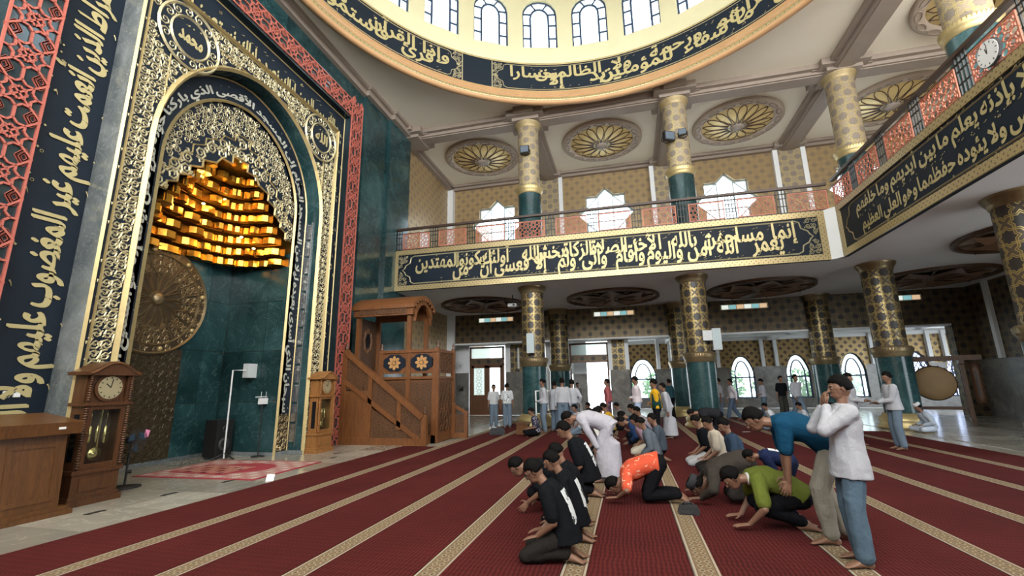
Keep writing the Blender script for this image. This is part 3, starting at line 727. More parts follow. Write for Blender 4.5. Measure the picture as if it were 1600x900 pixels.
# right-hand fascia (faces the hall, text reads towards the back)
fr_ = lambda a, b, d: (FX-.12-d, -a, b)
fb2 = MB().box(FX-.12, FX, Y0, FY-.4, FZ0, FZ1).build('fascia_board', 'navy', bal)
ya, yb = -(FY-.45), -4.0
mb = MB(); rect_frame(mb, ya, yb, FZ0, FZ1, .22, .05, fr_, 0); mb.build('gold_frame', 'frame', fb2)
mb = MB(); cart(mb, ya+.42, yb-.4, FZ0+.30, FZ1-.30, fr_, .004, .05); mb.build('cartouche_relief', 'bronze', fb2)
lt = MB()
line_text(lt, T_KURSI1, -5.0, 6.90, .5, fr_, .012, 11.0, .2, .52, .03, 4); line_text(lt, T_KURSI2, -5.0, 6.26, .5, fr_, .012, 10.8, .2, .52, .03, 4)
tag(lt.build('inscription', 'letter', fb2), 'two lines of gold Arabic calligraphy on navy')
MB().face([(xr, FY-.15, FZ0), (FX-.15, FY-.45, FZ0), (FX-.15, FY-.45, FZ1), (xr, FY-.15, FZ1)]).box(xr, FX, FY-.12, FY, FZ0, FZ1).build('corner_post', 'white', bal)
MB().box(-10.1, xl, FY-.35, FY, FZ0, FZ1-.05).build('end_block', 'white', bal)
# railings: handrail, black baluster groups, orange lattice panels
def railing(label, p0, p1, swap, n):
    g = thing('balcony_railing', label, 'railing')
    L = p1-p0; ln = L/n; z0, z1 = FZ1, 8.62
    if not swap: bx = lambda a0, a1, d0, d1, za, zb: MB().box(a0, a1, FY-.1+d0, FY-.1+d1, za, zb); fnp = on_y(FY-.08)
    else: bx = lambda a0, a1, d0, d1, za, zb: MB().box(FX-.1+d0, FX-.1+d1, a0, a1, za, zb); fnp = lambda a, b, d: (FX-.08-d, a, b)
    bx(p0, p1, -.06, .08, z1-.04, z1+.05).build('handrail', 'railw', g)
    bx(p0, p1, -.01, .03, z0+.02, z0+.06).build('bottom_rail', 'black', g); bx(p0, p1, -.01, .03, z1-.22, z1-.19).build('top_rail', 'black', g)
    s = .36; cell = star_cell(s, .17, .30); pm = None; gmx = None
    for k in range(n):
        a = p0+ln*k
        for q in range(4):
            bx(a+.03+q*.11, a+.055+q*.11, -.01, .025, z0, z1).build('baluster', 'black', g)
        for q in range(2): bx(a+.03, a+.40, -.012, .02, z0+.3+q*.3, z0+.325+q*.3).build('baluster_tie', 'black', g)
        if pm is None:
            m2 = MB(); pa0, pa1, pz0, pz1 = a+.44, a+ln-.02, z0+.06, z1-.22
            nc = max(1, round((pa1-pa0)/s)); sx = (pa1-pa0)/nc/s; sz = (pz1-pz0)/3/s*1.0
            nr = round((pz1-pz0)/s); sz = (pz1-pz0)/nr/s
            for i in range(nc):
                for j in range(nr):
                    cx, cz = pa0+s*sx*(i+.5), pz0+s*sz*(j+.5)
                    for p, q in cell: m2.bar((cx+p[0]*sx, cz+p[1]*sz), (cx+q[0]*sx, cz+q[1]*sz), .019, .025, fnp, 0)
            rect_frame(m2, pa0, pa1, pz0, pz1, .03, .03, fnp, 0)
            pm = m2.mesh('lattice_panel', M['orange']); a_first = a
        shared('lattice_panel', pm, g, (0, a-a_first, 0) if swap else (a-a_first, 0, 0))
    return g
railing('dark handrail with black balusters and orange lattice panels above the single-panel verse', -9.85, 7.45, False, 10)
railing('dark handrail with black balusters and orange lattice panels above the two-line inscription', -3.0, FY-.35, True, 12)
# ------------------------------------------------------------------ ceiling medallions (upper gallery)
M['tanorn'] = new_mat('taupe_ornament', (.24, .19, .155), .5); M['medring'] = varied('pale_taupe_ring', (.42, .34, .27), .55, 0, .1, 2); M['meddome'] = varied('brushed_gold_petals', (.74, .58, .26), .42, .35, .25, 2.5); M['bluegrey'] = new_mat('blue_grey_star', (.10, .13, .17), .45)
def medallion(x, y):
    g = thing('ceiling_medallion', 'round gold petalled ceiling medallion with taupe ring in upper gallery bay', 'medallion', (x, y, CZ), 0, 'gold ceiling medallions')
    r = 2.02
    MB().lathe([(r, 0), (r, -.10), (r-.08, -.16), (r-.40, -.14), (r-.44, -.06), (r-.44, 0)], n=64).build('ring', 'medring', g, True)
    orn = MB().ridge([(.27*math.cos(t), r-.24+.11*math.sin(t)) for t in [j*math.pi/5 for j in range(11)]], .045, .03, on_z(-.145, -1), 0).mesh('ring_ornament', M['tanorn'])
    for k in range(16): shared('ring_ornament', orn, g, (0, 0, 0), (0, 0, 2*math.pi*k/16))
    prof = [(r-.42, -.08), (r-.6, -.03), (r-.95, .04), (.55, .11), (.0, .13)]
    MB().lathe([(q, -.05-(z+.08)*1.0+.0) for q, z in prof][::-1], n=64).build('gold_dome', 'meddome', g, True)
    def dz(q): return -.05-((.13-.21*(q/(r-.42))**2)+.08)-.012
    pt = MB()
    for k in range(16):
        a0 = 2*math.pi*k/16
        for sg in (-1, 1):
            path = []
            for t in range(8):
                f = t/7; rad = .42+(r-.42-.47)*f; wv = sg*math.sin(math.pi*min(1, f*.78+.12))*.19*(1-.15*f) if f < .97 else 0
                path.append((rad*math.sin(a0+wv), rad*math.cos(a0+wv), dz(rad)))
            pt.tube(path, .022, 4, False)
    pt.build('petal_outline', 'woodd', g)
    hub = MB()
    for k in range(12):
        a = 2*math.pi*k/12; hub.face([(.20*math.sin(a-.26), .20*math.cos(a-.26), -.30), (.66*math.sin(a), .66*math.cos(a), -.24), (.20*math.sin(a+.26), .20*math.cos(a+.26), -.30)])
    hub.build('hub_star', 'bluegrey', g)
    MB().lathe([(.30, -.24), (.30, -.33), (.16, -.37), (.10, -.40), (0, -.40)], n=20).build('hub', 'beam', g, True)
    return g
m0 = medallion(-7.0, 21.75)
m0['label'] = 'round gold petalled ceiling medallion with taupe ring, first from the mihrab wall'
for x, y, od in ((-.52, 21.75, 'second'), (5.95, 21.8, 'third'), (12.4, 21.85, 'fourth'), (12.2, 15.6, 'fifth'), (12.2, 9.2, 'sixth')):
    c = copy_tree(m0); c.location = (x, y, CZ); c['label'] = 'round gold petalled ceiling medallion with taupe ring, %s from the mihrab wall' % od
# soffit recessed flower lights (lower gallery)
def flower(x, y):
    g = thing('soffit_rosette', 'round dark recess in the balcony underside with folded brown octagonal rosette', 'ceiling rosette', (x, y, SOF), 0, 'brown soffit rosettes')
    r = 2.2
    MB().lathe([(r, 0), (r, -.10), (r-.14, -.12), (r-.16, -.02), (r-.16, 0)], n=56).build('rim', 'woodd', g, True)
    MB().lathe([(r-.15, -.01), (0, -.01)], n=56).build('recess', 'recess', g)
    fm = MB(); n = 8
    for k in range(n):
        a, b, m_ = 2*math.pi*k/n, 2*math.pi*(k+1)/n, 2*math.pi*(k+.5)/n
        p = lambda q, rr, z: (rr*math.sin(q), rr*math.cos(q), z)
        A_, B_, Mi, c0 = p(a, 1.98, -.10), p(b, 1.98, -.10), p(m_, 1.45, -.20), p(m_, .9, -.08)
        fm.face([A_, Mi, c0]); fm.face([Mi, B_, c0]); fm.face([p(a, .9, -.06), A_, c0]); fm.face([c0, B_, p(b, .9, -.06)]); fm.face([p(a, .9, -.06), c0, p(b, .9, -.06), (0, 0, -.05)])
    fm.build('folded_rosette', 'rosette', g)
    for k in range(8):
        a = 2*math.pi*(k+.5)/8
        MB().tube([(.3*math.sin(a), .3*math.cos(a), -.13), (2.05*math.sin(a), 2.05*math.cos(a), -.13)], .035, 5).build('rib', 'woodd', g)
    return g
M['rosette'] = varied('brown_rosette_panels', (.20, .10, .055), .5, 0, .25, 1.5); M['recess'] = varied('pale_recess', (.48, .40, .32), .6, 0, .1, 2)
f0 = flower(-7.0, 22.0)
f0['label'] = 'folded brown octagonal rosette in a round recess under the balcony, first from the pulpit'
for x, y, od in ((-.5, 22.05, 'second'), (6.0, 22.0, 'third'), (12.4, 22.0, 'fourth'), (12.2, 15.8, 'fifth')):
    c = copy_tree(f0); c.location = (x, y, SOF); c['label'] = 'folded brown octagonal rosette in a round recess under the balcony, %s from the pulpit' % od
# ================================================================== mihrab portal
YC = 8.15; XG, XN, XR, XI = -8.3, -8.77, -8.55, -8.72
mih = thing('mihrab_portal', 'tall mihrab portal of coral lattice, navy calligraphy and gold arabesque around a gold muqarnas niche', 'mihrab')
def upoly(mb, fn, h0, z0, h1, z1, d0, d1):
    """inverted U between half width h0 (top z0) and h1 (top z1), standing on the floor"""
    for sg in (-1, 1):
        a, b = sorted((YC+sg*h0, YC+sg*h1)); mb.prism([(a, 0), (b, 0), (b, z1), (a, z1)], fn, d0, d1)
    mb.prism([(YC-h0, z0), (YC+h0, z0), (YC+h0, z1), (YC-h0, z1)], fn, d0, d1)
RI, RO, RZI, RZO = 3.87, 4.5, 10.63, 11.4
mb = MB(); upoly(mb, on_x(-10.6), RI, RZI, RO, RZO, 0, XR+10.6); rf = mb.build('coral_frame', 'mirror', mih)
s = RO-RI; cell = star_cell(s, .12, .25); m2 = MB()
for p, q in cell: m2.bar(p, q, .030, .035, lambda a, b, d: (d, a, b), 0)
for r_ in (.075, .035):
    for k in range(4):
        for ox, oy in ((s/2, s/2), (-s/2, -s/2), (s/2, -s/2), (-s/2, s/2)):
            pass
for ox in (-s/2+.095, s/2-.095):
    for q in (.085, .045):
        pts = [(ox+q*1.15*x, q*1.15*y*0+z_) for x, y, z_ in ((1, 0, 0), (0, 1, q*1.6), (-1, 0, 0), (0, -1, -q*1.6))]
        for yy in (-s/2, s/2):
            for k in range(4):
                a, b = pts[k], pts[(k+1) % 4]; m2.bar((a[0], a[1]+yy*.995), (b[0], b[1]+yy*.995), .022, .03, lambda a, b, d: (d, a, b), 0)
for sg in (-1, 1):
    m2.bar((sg*(s/2-.015), -s/2), (sg*(s/2-.015), s/2), .03, .04, lambda a, b, d: (d, a, b), 0)
    m2.bar((-s/2, -s/2*sg), (s/2, s/2*sg), .026, .03, lambda a, b, d: (d, a, b), 0)
cm_ = m2.mesh('lattice_cell', M['coral'])
nv = round(RZO/s); dv = RZO/nv
for sg in (-1, 1):
    for k in range(nv): shared('lattice_cell', cm_, rf, (XR, YC+sg*(RI+RO)/2, dv*(k+.5)))
nh = round(2*RI/s); dh = 2*RI/nh
for k in range(nh): shared('lattice_cell', cm_, rf, (XR, YC-RI+dh*(k+.5), (RZI+RZO)/2), (R(90), 0, 0))
GH, GZ = 2.95, 9.55
mb = MB(); upoly(mb, on_x(-10.6), GH-.1, GZ-.1, RI+.02, RZI+.02, 0, XN+10.6); nb = mb.build('calligraphy_frame', 'navy', mih)
lt = MB(); gb = MB(); g2 = on_x(XN)
for q, zz in ((RI-.03, RZI-.03),):
    gb.ridge([(YC-q, 0), (YC-q, zz)], .04, .02, g2, .002); gb.ridge([(YC+q, 0), (YC+q, zz)], .04, .02, g2, .002); gb.ridge([(YC-q, zz), (YC+q, zz)], .04, .02, g2, .002)
gb.build('gold_edge', 'gold', nb)
bandw = RI-GH
line_text(lt, T_FAT_L, 0, 0, .6, lambda a, b, d: (XN+d, YC-GH-.22-b, 10.3+a), .02, 10.0, .22, .58, .04, 3)
line_text(lt, T_FAT_T, 0, 0, .6, lambda a, b, d: (XN+d, YC+3.5+a, GZ+.28+b), .02, 6.9, .25, .56, .04, 3)
line_text(lt, T_FAT_R, 0, 0, .6, lambda a, b, d: (XN+d, YC+GH+.25+b, .5-a), .02, 9.6, .25, .56, .04, 3)
tag(lt.build('inscription', 'letter', nb), 'large gold Arabic calligraphy running round the frame')
# gold arabesque panel with arched opening
def arch(h, zs, zt, n=14, z0=0):
    L = [(YC-h, z0)]
    for k in range(n+1):
        t = k/n*math.pi/2; L.append((YC-h*math.cos(t), zs+(zt-zs)*(math.sin(t)*.94+.06*(k/n))))
    return L+[(2*YC-y, z) for y, z in reversed(L[:-1])]
AH, AZS, AZT = 2.36, 6.35, 9.0
def wall_with_arch(mb, fn, h1, z1, P, d):
    for sg, (a, b) in ((-1, (P[0], P[1])), (1, (P[-1], P[-2]))):
        mb.face([fn(YC+sg*h1, 0, d), fn(a[0], 0, d), fn(a[0], b[1], d), fn(YC+sg*h1, b[1], d)])
    for k in range(1, len(P)-2):
        p, q = P[k], P[k+1]
        mb.face([fn(p[0], p[1], d), fn(q[0], q[1], d), fn(q[0], z1, d), fn(p[0], z1, d)])
    for sg, b in ((-1, P[1]), (1, P[-2])):
        mb.face([fn(YC+sg*h1, b[1], d), fn(b[0], b[1], d), fn(b[0], z1, d), fn(YC+sg*h1, z1, d)])
PO = arch(AH, AZS, AZT)
mb = MB(); gx = on_x(XG); wall_with_arch(mb, gx, GH, GZ, PO, 0)
gp = mb.build('arabesque_panel', 'navy', mih)
mb = MB()
mb.face([(XG, YC-GH, 0), (XN, YC-GH, 0), (XN, YC-GH, GZ), (XG, YC-GH, GZ)]); mb.face([(XG, YC+GH, 0), (XN, YC+GH, 0), (XN, YC+GH, GZ), (XG, YC+GH, GZ)]); mb.face([(XG, YC-GH, GZ), (XG, YC+GH, GZ), (XN, YC+GH, GZ), (XN, YC-GH, GZ)])
mb.build('side_reveal', 'reveal', gp)
gb = MB()
for q, w_ in ((.03, .06), (.12, .03)):
    gb.ridge([(YC-GH+q, 0), (YC-GH+q, GZ-q)], w_, .05, gx, 0); gb.ridge([(YC+GH-q, 0), (YC+GH-q, GZ-q)], w_, .05, gx, 0); gb.ridge([(YC-GH+q, GZ-q), (YC+GH-q, GZ-q)], w_, .05, gx, 0)
gb.ridge(arch(AH+.05, AZS, AZT+.05), .11, .07, gx, 0)
gb.ridge([(YC-GH+.62, 6.9), (YC-GH+.62, GZ-.55), (YC+GH-.62, GZ-.55), (YC+GH-.62, 6.9)], .03, .03, gx, 0)
gb.build('gold_moulding', 'gold', gp)
def inside(P, y, z):
    c = False; n = len(P)
    for k in range(n):
        (y1_, z1_), (y2_, z2_) = P[k], P[(k+1) % n]
        if (z1_ > z) != (z2_ > z) and y < (y2_-y1_)*(z-z1_)/(z2_-z1_)+y1_: c = not c
    return c
MED = [(YC-2.02, 8.72, 'محمد'), (YC+2.12, 8.82, 'الله')]
PB = arch(AH+.13, AZS, AZT+.14)
mb = MB(); st = .168; ny = int((2*GH-.3)/st); nz = int((GZ-.2)/st)
for i in range(ny):
    for j in range(nz):
        y = YC-GH+.13+(2*GH-.26)*(i+.5)/ny; z = .1+(GZ-.25)*(j+.5)/nz
        if inside(PB, y, z) or any(math.hypot(y-a, z-b) < .74 for a, b, _ in MED): continue
        scroll(mb, y, z, st*1.18, gx, .004, (i*1.3+j*2.1), 1 if (i+j) % 2 else -1, 1.5, .20)
        mb.ridge([(y-st*.5, z-st*.3), (y-st*.2, z+st*.1), (y+st*.15, z-st*.05), (y+st*.5, z+st*.35)], st*.13, st*.06, gx, .003)
tag(mb.build('arabesque_relief', 'palegold', gp), 'dense gold scrollwork', kind='stuff')
for a, b, wd in MED:
    md = MB().prism([(a+.68*math.cos(t), b+.68*math.sin(t)) for t in [k*math.pi/16 for k in range(32)]], gx, 0, .03).build('medallion', 'navy', gp)
    rg = MB()
    for rr, w_ in ((.66, .06), (.42, .05)): rg.ridge([(a+rr*math.cos(t), b+rr*math.sin(t)) for t in [k*math.pi/16 for k in range(33)]], w_, .04, gx, .03)
    for k in range(14): t = 2*math.pi*k/14; scroll(rg, a+.54*math.cos(t), b+.54*math.sin(t), .21, gx, .032, t, 1 if k % 2 else -1, 1.4, .17)
    rg.build('medallion_ring', 'palegold', gp)
    lt = MB(); v = word_geo(wd); sx = .52/(v[3]-v[2]); put_word(lt, wd, a+.26, b-.14, sx, .42, gx, .04, .05); marks(lt, a+.22, b+.25, 5, .45, .1, gx, .04, random.Random(2), .07); lt.build('inscription', 'letter', gp)
# arch reveal and inner calligraphy arch
mb = MB()
for k in range(len(PO)-1): p, q = PO[k], PO[k+1]; mb.face([(XG, *p), (XG, *q), (XI, *q), (XI, *p)])
rv_ = mb.build('arch_reveal', 'green', mih, False)
PI = arch(1.89, 6.3, 8.42); PM = arch(AH-.0, AZS, AZT)
mb = MB()
for k in range(len(PM)-1): mb.face([(XI, *PM[k]), (XI, *PM[k+1]), (XI, *PI[k+1]), (XI, *PI[k])])
ib = mb.build('inner_arch_band', 'navy', mih)
ix = on_x(XI); gb = MB(); gb.ridge(PI, .07, .05, ix, 0); gb.ridge(arch(AH-.03, AZS, AZT-.03), .04, .03, ix, 0); gb.build('gold_moulding', 'gold', ib)
ch = MB()
for zz in range(12): ch.box(XI+.06, XI+.20, YC+AH-.035, YC+AH-.012, .3+zz*.5, .3+zz*.5+.44)
ch.box(XI+.03, XI+.05, YC+AH-.04, YC+AH-.01, .2, 6.3).box(XI+.22, XI+.24, YC+AH-.04, YC+AH-.01, .2, 6.3)
ch.build('steel_inlay', 'chrome', ib)
mid = [((p[0]+q[0])/2, (p[1]+q[1])/2) for p, q in zip(arch(2.01, 6.3, 8.52, 14, 1.05), arch(2.01, 6.3, 8.52, 14, 1.05))][::-1]
cum = [0]
for k in range(len(mid)-1): cum.append(cum[-1]+math.hypot(mid[k+1][0]-mid[k][0], mid[k+1][1]-mid[k][1]))
def along(a, b, d):
    s_ = max(0, min(cum[-1]-1e-4, -a)); k = 0
    while k < len(cum)-2 and cum[k+1] < s_: k += 1
    t = (s_-cum[k])/(cum[k+1]-cum[k]); p, q = mid[k], mid[k+1]
    # smooth tangent
    def tg(i): i0, i1 = max(0, i-1), min(len(mid)-1, i+1); L = math.hypot(mid[i1][0]-mid[i0][0], mid[i1][1]-mid[i0][1]) or 1; return ((mid[i1][0]-mid[i0][0])/L, (mid[i1][1]-mid[i0][1])/L)
    t0, t1 = tg(k), tg(k+1); ty, tz = t0[0]*(1-t)+t1[0]*t, t0[1]*(1-t)+t1[1]*t
    return (XI+d, p[0]+(q[0]-p[0])*t+tz*b, p[1]+(q[1]-p[1])*t-ty*b)
lt = MB(); line_text(lt, T_ISRA, 0, .02, .3, along, .02, cum[-1]*.985, .22, .235, .04, 2); tag(lt.build('inscription', 'whitegold', ib), 'pale Arabic calligraphy following the arch')
for sg in (-1, 1):
    jp = MB(); jb = MB()
    a0, a1 = sorted((YC+sg*1.93, YC+sg*2.30)); jp.prism([(a0, .1), (a1, .1), (a1, 1.0), (a0, 1.0)], ix, 0, .012)
    for i in range(2):
        for j in range(5): scroll(jb, a0+.09+.18*i, .2+.17*j, .19, ix, .013, i+j, 1 if (i+j) % 2 else -1)
    jp.build('jamb_plinth', 'bronzed', ib); jb.build('jamb_relief', 'bronze', ib)
# stepped spandrel plate over the niche
STEP = [(.0, 7.1), (.22, 7.1), (.22, 6.9), (.50, 6.9), (.62, 6.72), (.95, 6.62), (.95, 6.45), (1.22, 6.35), (1.22, 6.15), (1.45, 6.05), (1.45, 5.88), (1.66, 5.8), (1.66, 5.62), (1.90, 5.62)]
SR = [(YC-a, z) for a, z in reversed(STEP)]+[(YC+a, z) for a, z in STEP[1:]]
XP = -8.80; px_ = on_x(XP); mb = MB()
UP = [p for p in arch(1.90, 6.3, 8.43) if p[1] > 5.6]
def arch_z(y): 
    h = min(1, abs(y-YC)/1.90); t = math.acos(h); return 6.3+(8.43-6.3)*(math.sin(t)*.94+.06*t/(math.pi/2))
ysamp = sorted(set([YC+k*1.88/20 for k in range(-20, 21)]+[p[0] for p in SR]))
def step_z(y, side):
    a = abs(y-YC)+(1e-5 if side*(y-YC) > 0 else -1e-5); a = max(0, a)
    for k in range(len(STEP)-1):
        (a0, z0), (a1, z1_) = STEP[k], STEP[k+1]
        if a0 <= a <= a1 and a1 > a0: return z0+(z1_-z0)*(a-a0)/(a1-a0)
    return 5.62
for k in range(len(ysamp)-1):
    y0_, y1_ = ysamp[k], ysamp[k+1]; mb.face([px_(y0_, step_z(y0_, 1), 0), px_(y1_, step_z(y1_, -1), 0), px_(y1_, arch_z(y1_), 0), px_(y0_, arch_z(y0_), 0)])
sp = mb.build('spandrel_plate', 'navy', mih)
gb = MB(); gb.ridge(SR, .05, .04, px_, 0)
S2 = [(YC+(y-YC)*1.0, z+.62-.18*abs(y-YC)/1.9) for y, z in SR]; S2 = [p for p in S2 if p[1] < arch_z(p[0])-.03]
gb.ridge(S2, .035, .03, px_, 0); gb.build('gold_moulding', 'gold', sp)
mb = MB()
for i in range(15):
    for j in range(11):
        y = YC-1.86+i*.26+.04; z = 5.75+j*.25
        if z > step_z(y, 1)+.12 and z < step_z(y, 1)+.55 and z < arch_z(y)-.12: scroll(mb, y, z, .30, px_, .004, i*2.1+j, 1 if (i+j) % 2 else -1, 1.7, .2)
for i in range(24):
    for j in range(20):
        y = YC-1.86+i*.16; z = 5.8+j*.155
        if z > step_z(y, 1)+.66 and z < arch_z(y)-.09: scroll(mb, y, z, .175, px_, .004, i*1.7+j*2.3, 1 if (i+j) % 2 else -1, 1.5, .19)
tag(mb.build('arabesque_relief', 'palegold', sp), 'bold gold scrollwork', kind='stuff')
# niche lined with green marble slabs
XB = -10.65; NH = 1.92
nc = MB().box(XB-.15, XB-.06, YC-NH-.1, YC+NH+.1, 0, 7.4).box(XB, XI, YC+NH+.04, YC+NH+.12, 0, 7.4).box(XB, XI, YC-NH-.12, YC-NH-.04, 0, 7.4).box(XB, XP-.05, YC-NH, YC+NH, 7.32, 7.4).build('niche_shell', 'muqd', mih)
hy = 2*NH/6; hz = 1.32; me = MB().box(-.05, 0, -hy/2+.004, hy/2-.004, -hz/2+.004, hz/2-.004).mesh('marble_slab', M['green'])
for i in range(6):
    for j in range(4): shared('marble_slab', me, nc, (XB, YC-NH+hy*(i+.5), hz*(j+.5)))
hx = (XI-XB)/3; me = MB().box(-hx/2+.004, hx/2-.004, 0, .05, -hz/2+.004, hz/2-.004).mesh('marble_slab', M['green'])
for i in range(3):
    for j in range(4):
        shared('marble_slab', me, nc, (XB+hx*(i+.5), YC+NH, hz*(j+.5))); shared('marble_slab', me, nc, (XB+hx*(i+.5), YC-NH-.05, hz*(j+.5)))
MB().box(XB, XB+.03, YC-NH, YC+NH, 0, .09).box(XB, XI+.02, YC+NH-.03, YC+NH, 0, .09).box(XI, XI+.03, YC+NH-.03, YC+AH, 0, .09).box(XI+.0, XG+.03, YC+AH-.03, YC+AH, 0, .09).box(XG, XG+.03, YC+AH, YC+GH, 0, .09).build('skirting', 'reveal', nc)
# bronze disc and panel on the niche back wall
dY, dZ, dR = 8.0, 3.75, 1.30; bx_ = on_x(XB+.03)
dk = thing('bronze_disc', None, None); dk.parent = mih
disc_poly = lambda r_, n=48: [(dY+r_*math.cos(2*math.pi*k/n), dZ+r_*math.sin(2*math.pi*k/n)) for k in range(n)]
tag(dk, 'pierced bronze rosette disc')
MB().prism(disc_poly(dR), bx_, 0, .04).build('backplate', 'bronzed', dk)
rb = MB()
for r_, w_ in ((1.27, .07), (1.07, .05), (.16, .06)): q = disc_poly(r_); rb.ridge(q+[q[0]], w_, .05, bx_, .04)
for k in range(12):
    a = 2*math.pi*k/12; P_ = lambda r_, t: (dY+r_*math.cos(a+t), dZ+r_*math.sin(a+t))
    rb.ridge([P_(.16, 0), P_(.5, .09), P_(.74, .26), P_(1.07, .26)], .035, .04, bx_, .04); rb.ridge([P_(.16, 0), P_(.5, -.09), P_(.74, -.26), P_(1.07, -.26)], .035, .04, bx_, .04)
    rb.ridge([P_(.5, .09), P_(.62, 0), P_(.5, -.09)], .035, .04, bx_, .04); rb.ridge([P_(.62, 0), P_(1.07, 0)], .025, .03, bx_, .04)
rb.build('ribs', 'bronze', dk)
sc_ = MB()
for k in range(24):
    a = 2*math.pi*(k+.5)/24
    for r_, s_ in ((.70, .15), (.86, .19), (1.0, .16), (1.17, .17)): scroll(sc_, dY+r_*math.cos(a), dZ+r_*math.sin(a), s_, bx_, .041, k+r_, 1 if k % 2 else -1)
tag(sc_.build('scroll_infill', 'bronze', dk), kind='stuff')
MB().lathe([(.15, 0), (.15, .06), (.10, .10), (0, .11)], n=20).build('hub', 'bronze', dk, True).matrix_local = Matrix.Translation((XB+.07, dY, dZ)) @ Matrix.Rotation(R(90), 4, 'Y')
bo = MB().lathe([(.06, 0), (.06, .04), (.03, .06), (0, .06)], n=10).mesh('boss', M['gold'], True)
for k in range(8):
    a = 2*math.pi*k/8+.2; o = shared('boss', bo, dk); o.matrix_local = Matrix.Translation((XB+.07, dY+1.17*math.cos(a), dZ+1.17*math.sin(a))) @ Matrix.Rotation(R(90), 4, 'Y')
bp = MB().box(XB, XB+.03, 7.15, 8.85, .1, 2.62).build('bronze_panel', 'bronzed', mih)
mb = MB()
for i in range(8):
    for j in range(12): scroll(mb, 7.27+i*.205, .22+j*.2, .21, on_x(XB+.03), .002, i*2+j, 1 if (i+j) % 2 else -1)
tag(mb.build('scroll_relief', 'bronzed2', bp), kind='stuff') if 'bronzed2' in M else tag(mb.build('scroll_relief', 'bronze', bp), kind='stuff')
# muqarnas hood: tiers of faceted gold blocks
NT = 8; X0 = XP-.03
def plan(f, t):
    """point on tier plan: t 0..1 from left jamb round the back to the right jamb"""
    a = math.pi*t; n = .72
    cx, cy = math.cos(a), math.sin(a)
    return (X0-(X0-XB)*f*abs(cy)**n, YC-NH*f*(abs(cx)**n)*(1 if cx > 0 else -1))
nblk = [17, 16, 16, 15, 14, 12, 11, 9]
for k in range(NT):
    f = 1-.082*k-.002*k*k; z = 4.92+.252*k; tr_ = thing('muqarnas_tier', None, None); tr_.parent = mih
    f2 = f-.085; n = 36; pm = MB()
    for i in range(n):
        a, b = plan(f, i/n), plan(f, (i+1)/n); c, d = plan(max(f2, .05), (i+1)/n), plan(max(f2, .05), i/n)
        pm.face([(*a, z+.2), (*b, z+.2), (*c, z+.235), (*d, z+.235)]); pm.face([(*a, z), (*b, z), (*b, z+.2), (*a, z+.2)])
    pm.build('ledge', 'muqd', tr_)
    rnd = random.Random(k)
    for i in range(nblk[k]):
        t = (i+.5)/nblk[k]; p = plan(f-.02, t); q = plan(f-.02, t+.01); a = math.atan2(q[1]-p[1], q[0]-p[0])
        p0, p1 = plan(f-.02, i/nblk[k]), plan(f-.02, (i+1)/nblk[k]); w_ = math.hypot(p1[0]-p0[0], p1[1]-p0[1])*(.40+.09*rnd.random())
        dp_ = .10+.14*rnd.random()
        poly = [(-w_, -.04), (-w_, dp_*.55), (-w_*.45, dp_), (w_*.45, dp_), (w_, dp_*.55), (w_, -.04)]
        ca, sa = math.cos(a), math.sin(a)
        fnb = lambda u, v, d, p=p, ca=ca, sa=sa: (p[0]+u*ca-(-v)*(-sa)*-1*0+v*sa*1, p[1]+u*sa-v*ca, d)
        MB().prism(poly, fnb, z-.01+.03*rnd.random(), z+.165).build('block', 'muq', tr_)
fan = MB(); ff = .2
fz = 4.92+.252*NT
for i in range(12):
    a, b = plan(.36, i/12), plan(.36, (i+1)/12); m_ = plan(.30, (i+.5)/12)
    fan.face([(*a, fz-.06), (*m_, fz), (X0, YC, fz+.30)]); fan.face([(*m_, fz), (*b, fz-.06), (X0, YC, fz+.30)])
fan.build('apex_fan', 'muq', mih)
for (a, k) in ((.12, 6), (.2, 5), (.62, 5), (.8, 2), (.88, 1), (.5, 4)):
    p = plan(1-.082*k-.16, a); z = 4.92+.252*k+.16
    MB().lathe([(0, -.03), (.03, -.02), (.04, .01), (0, .03)], n=8).build('hood_lamp', 'lamp', mih, True).location = (p[0], p[1], z)
    d = bpy.data.lights.new('hood_lamp_light', 'POINT'); d.energy = 7; d.color = (1, .62, .25); d.shadow_soft_size = .08
    o = bpy.data.objects.new('hood_lamp_light', d); C.objects.link(o); o.location = (p[0]+.1, YC+(p[1]-YC)*.85, z-.1); o.parent = mih
# ================================================================== objects
M['brass'] = varied('brass', (.72, .55, .24), .22, .9, .1, 8); M['dial'] = varied('gold_clock_dial', (.66, .58, .36), .3, .6, .1, 10)
M['darkglass'] = new_mat('dark_glass', (.012, .012, .014), .05); M['grey'] = new_mat('light_grey_plastic', (.55, .58, .60), .5); M['dgrey'] = new_mat('dark_grey_plastic', (.05, .05, .055), .5)
M['steelblue'] = new_mat('blue_fan_plastic', (.02, .10, .20), .3); M['pink'] = new_mat('pink_paper', (.75, .25, .45), .7); M['paper'] = new_mat('white_paper', (.8, .8, .8), .8)
M['honey'] = woodm('honey_oak_wood', (.20, .085, .026), (.36, .165, .055), .35)
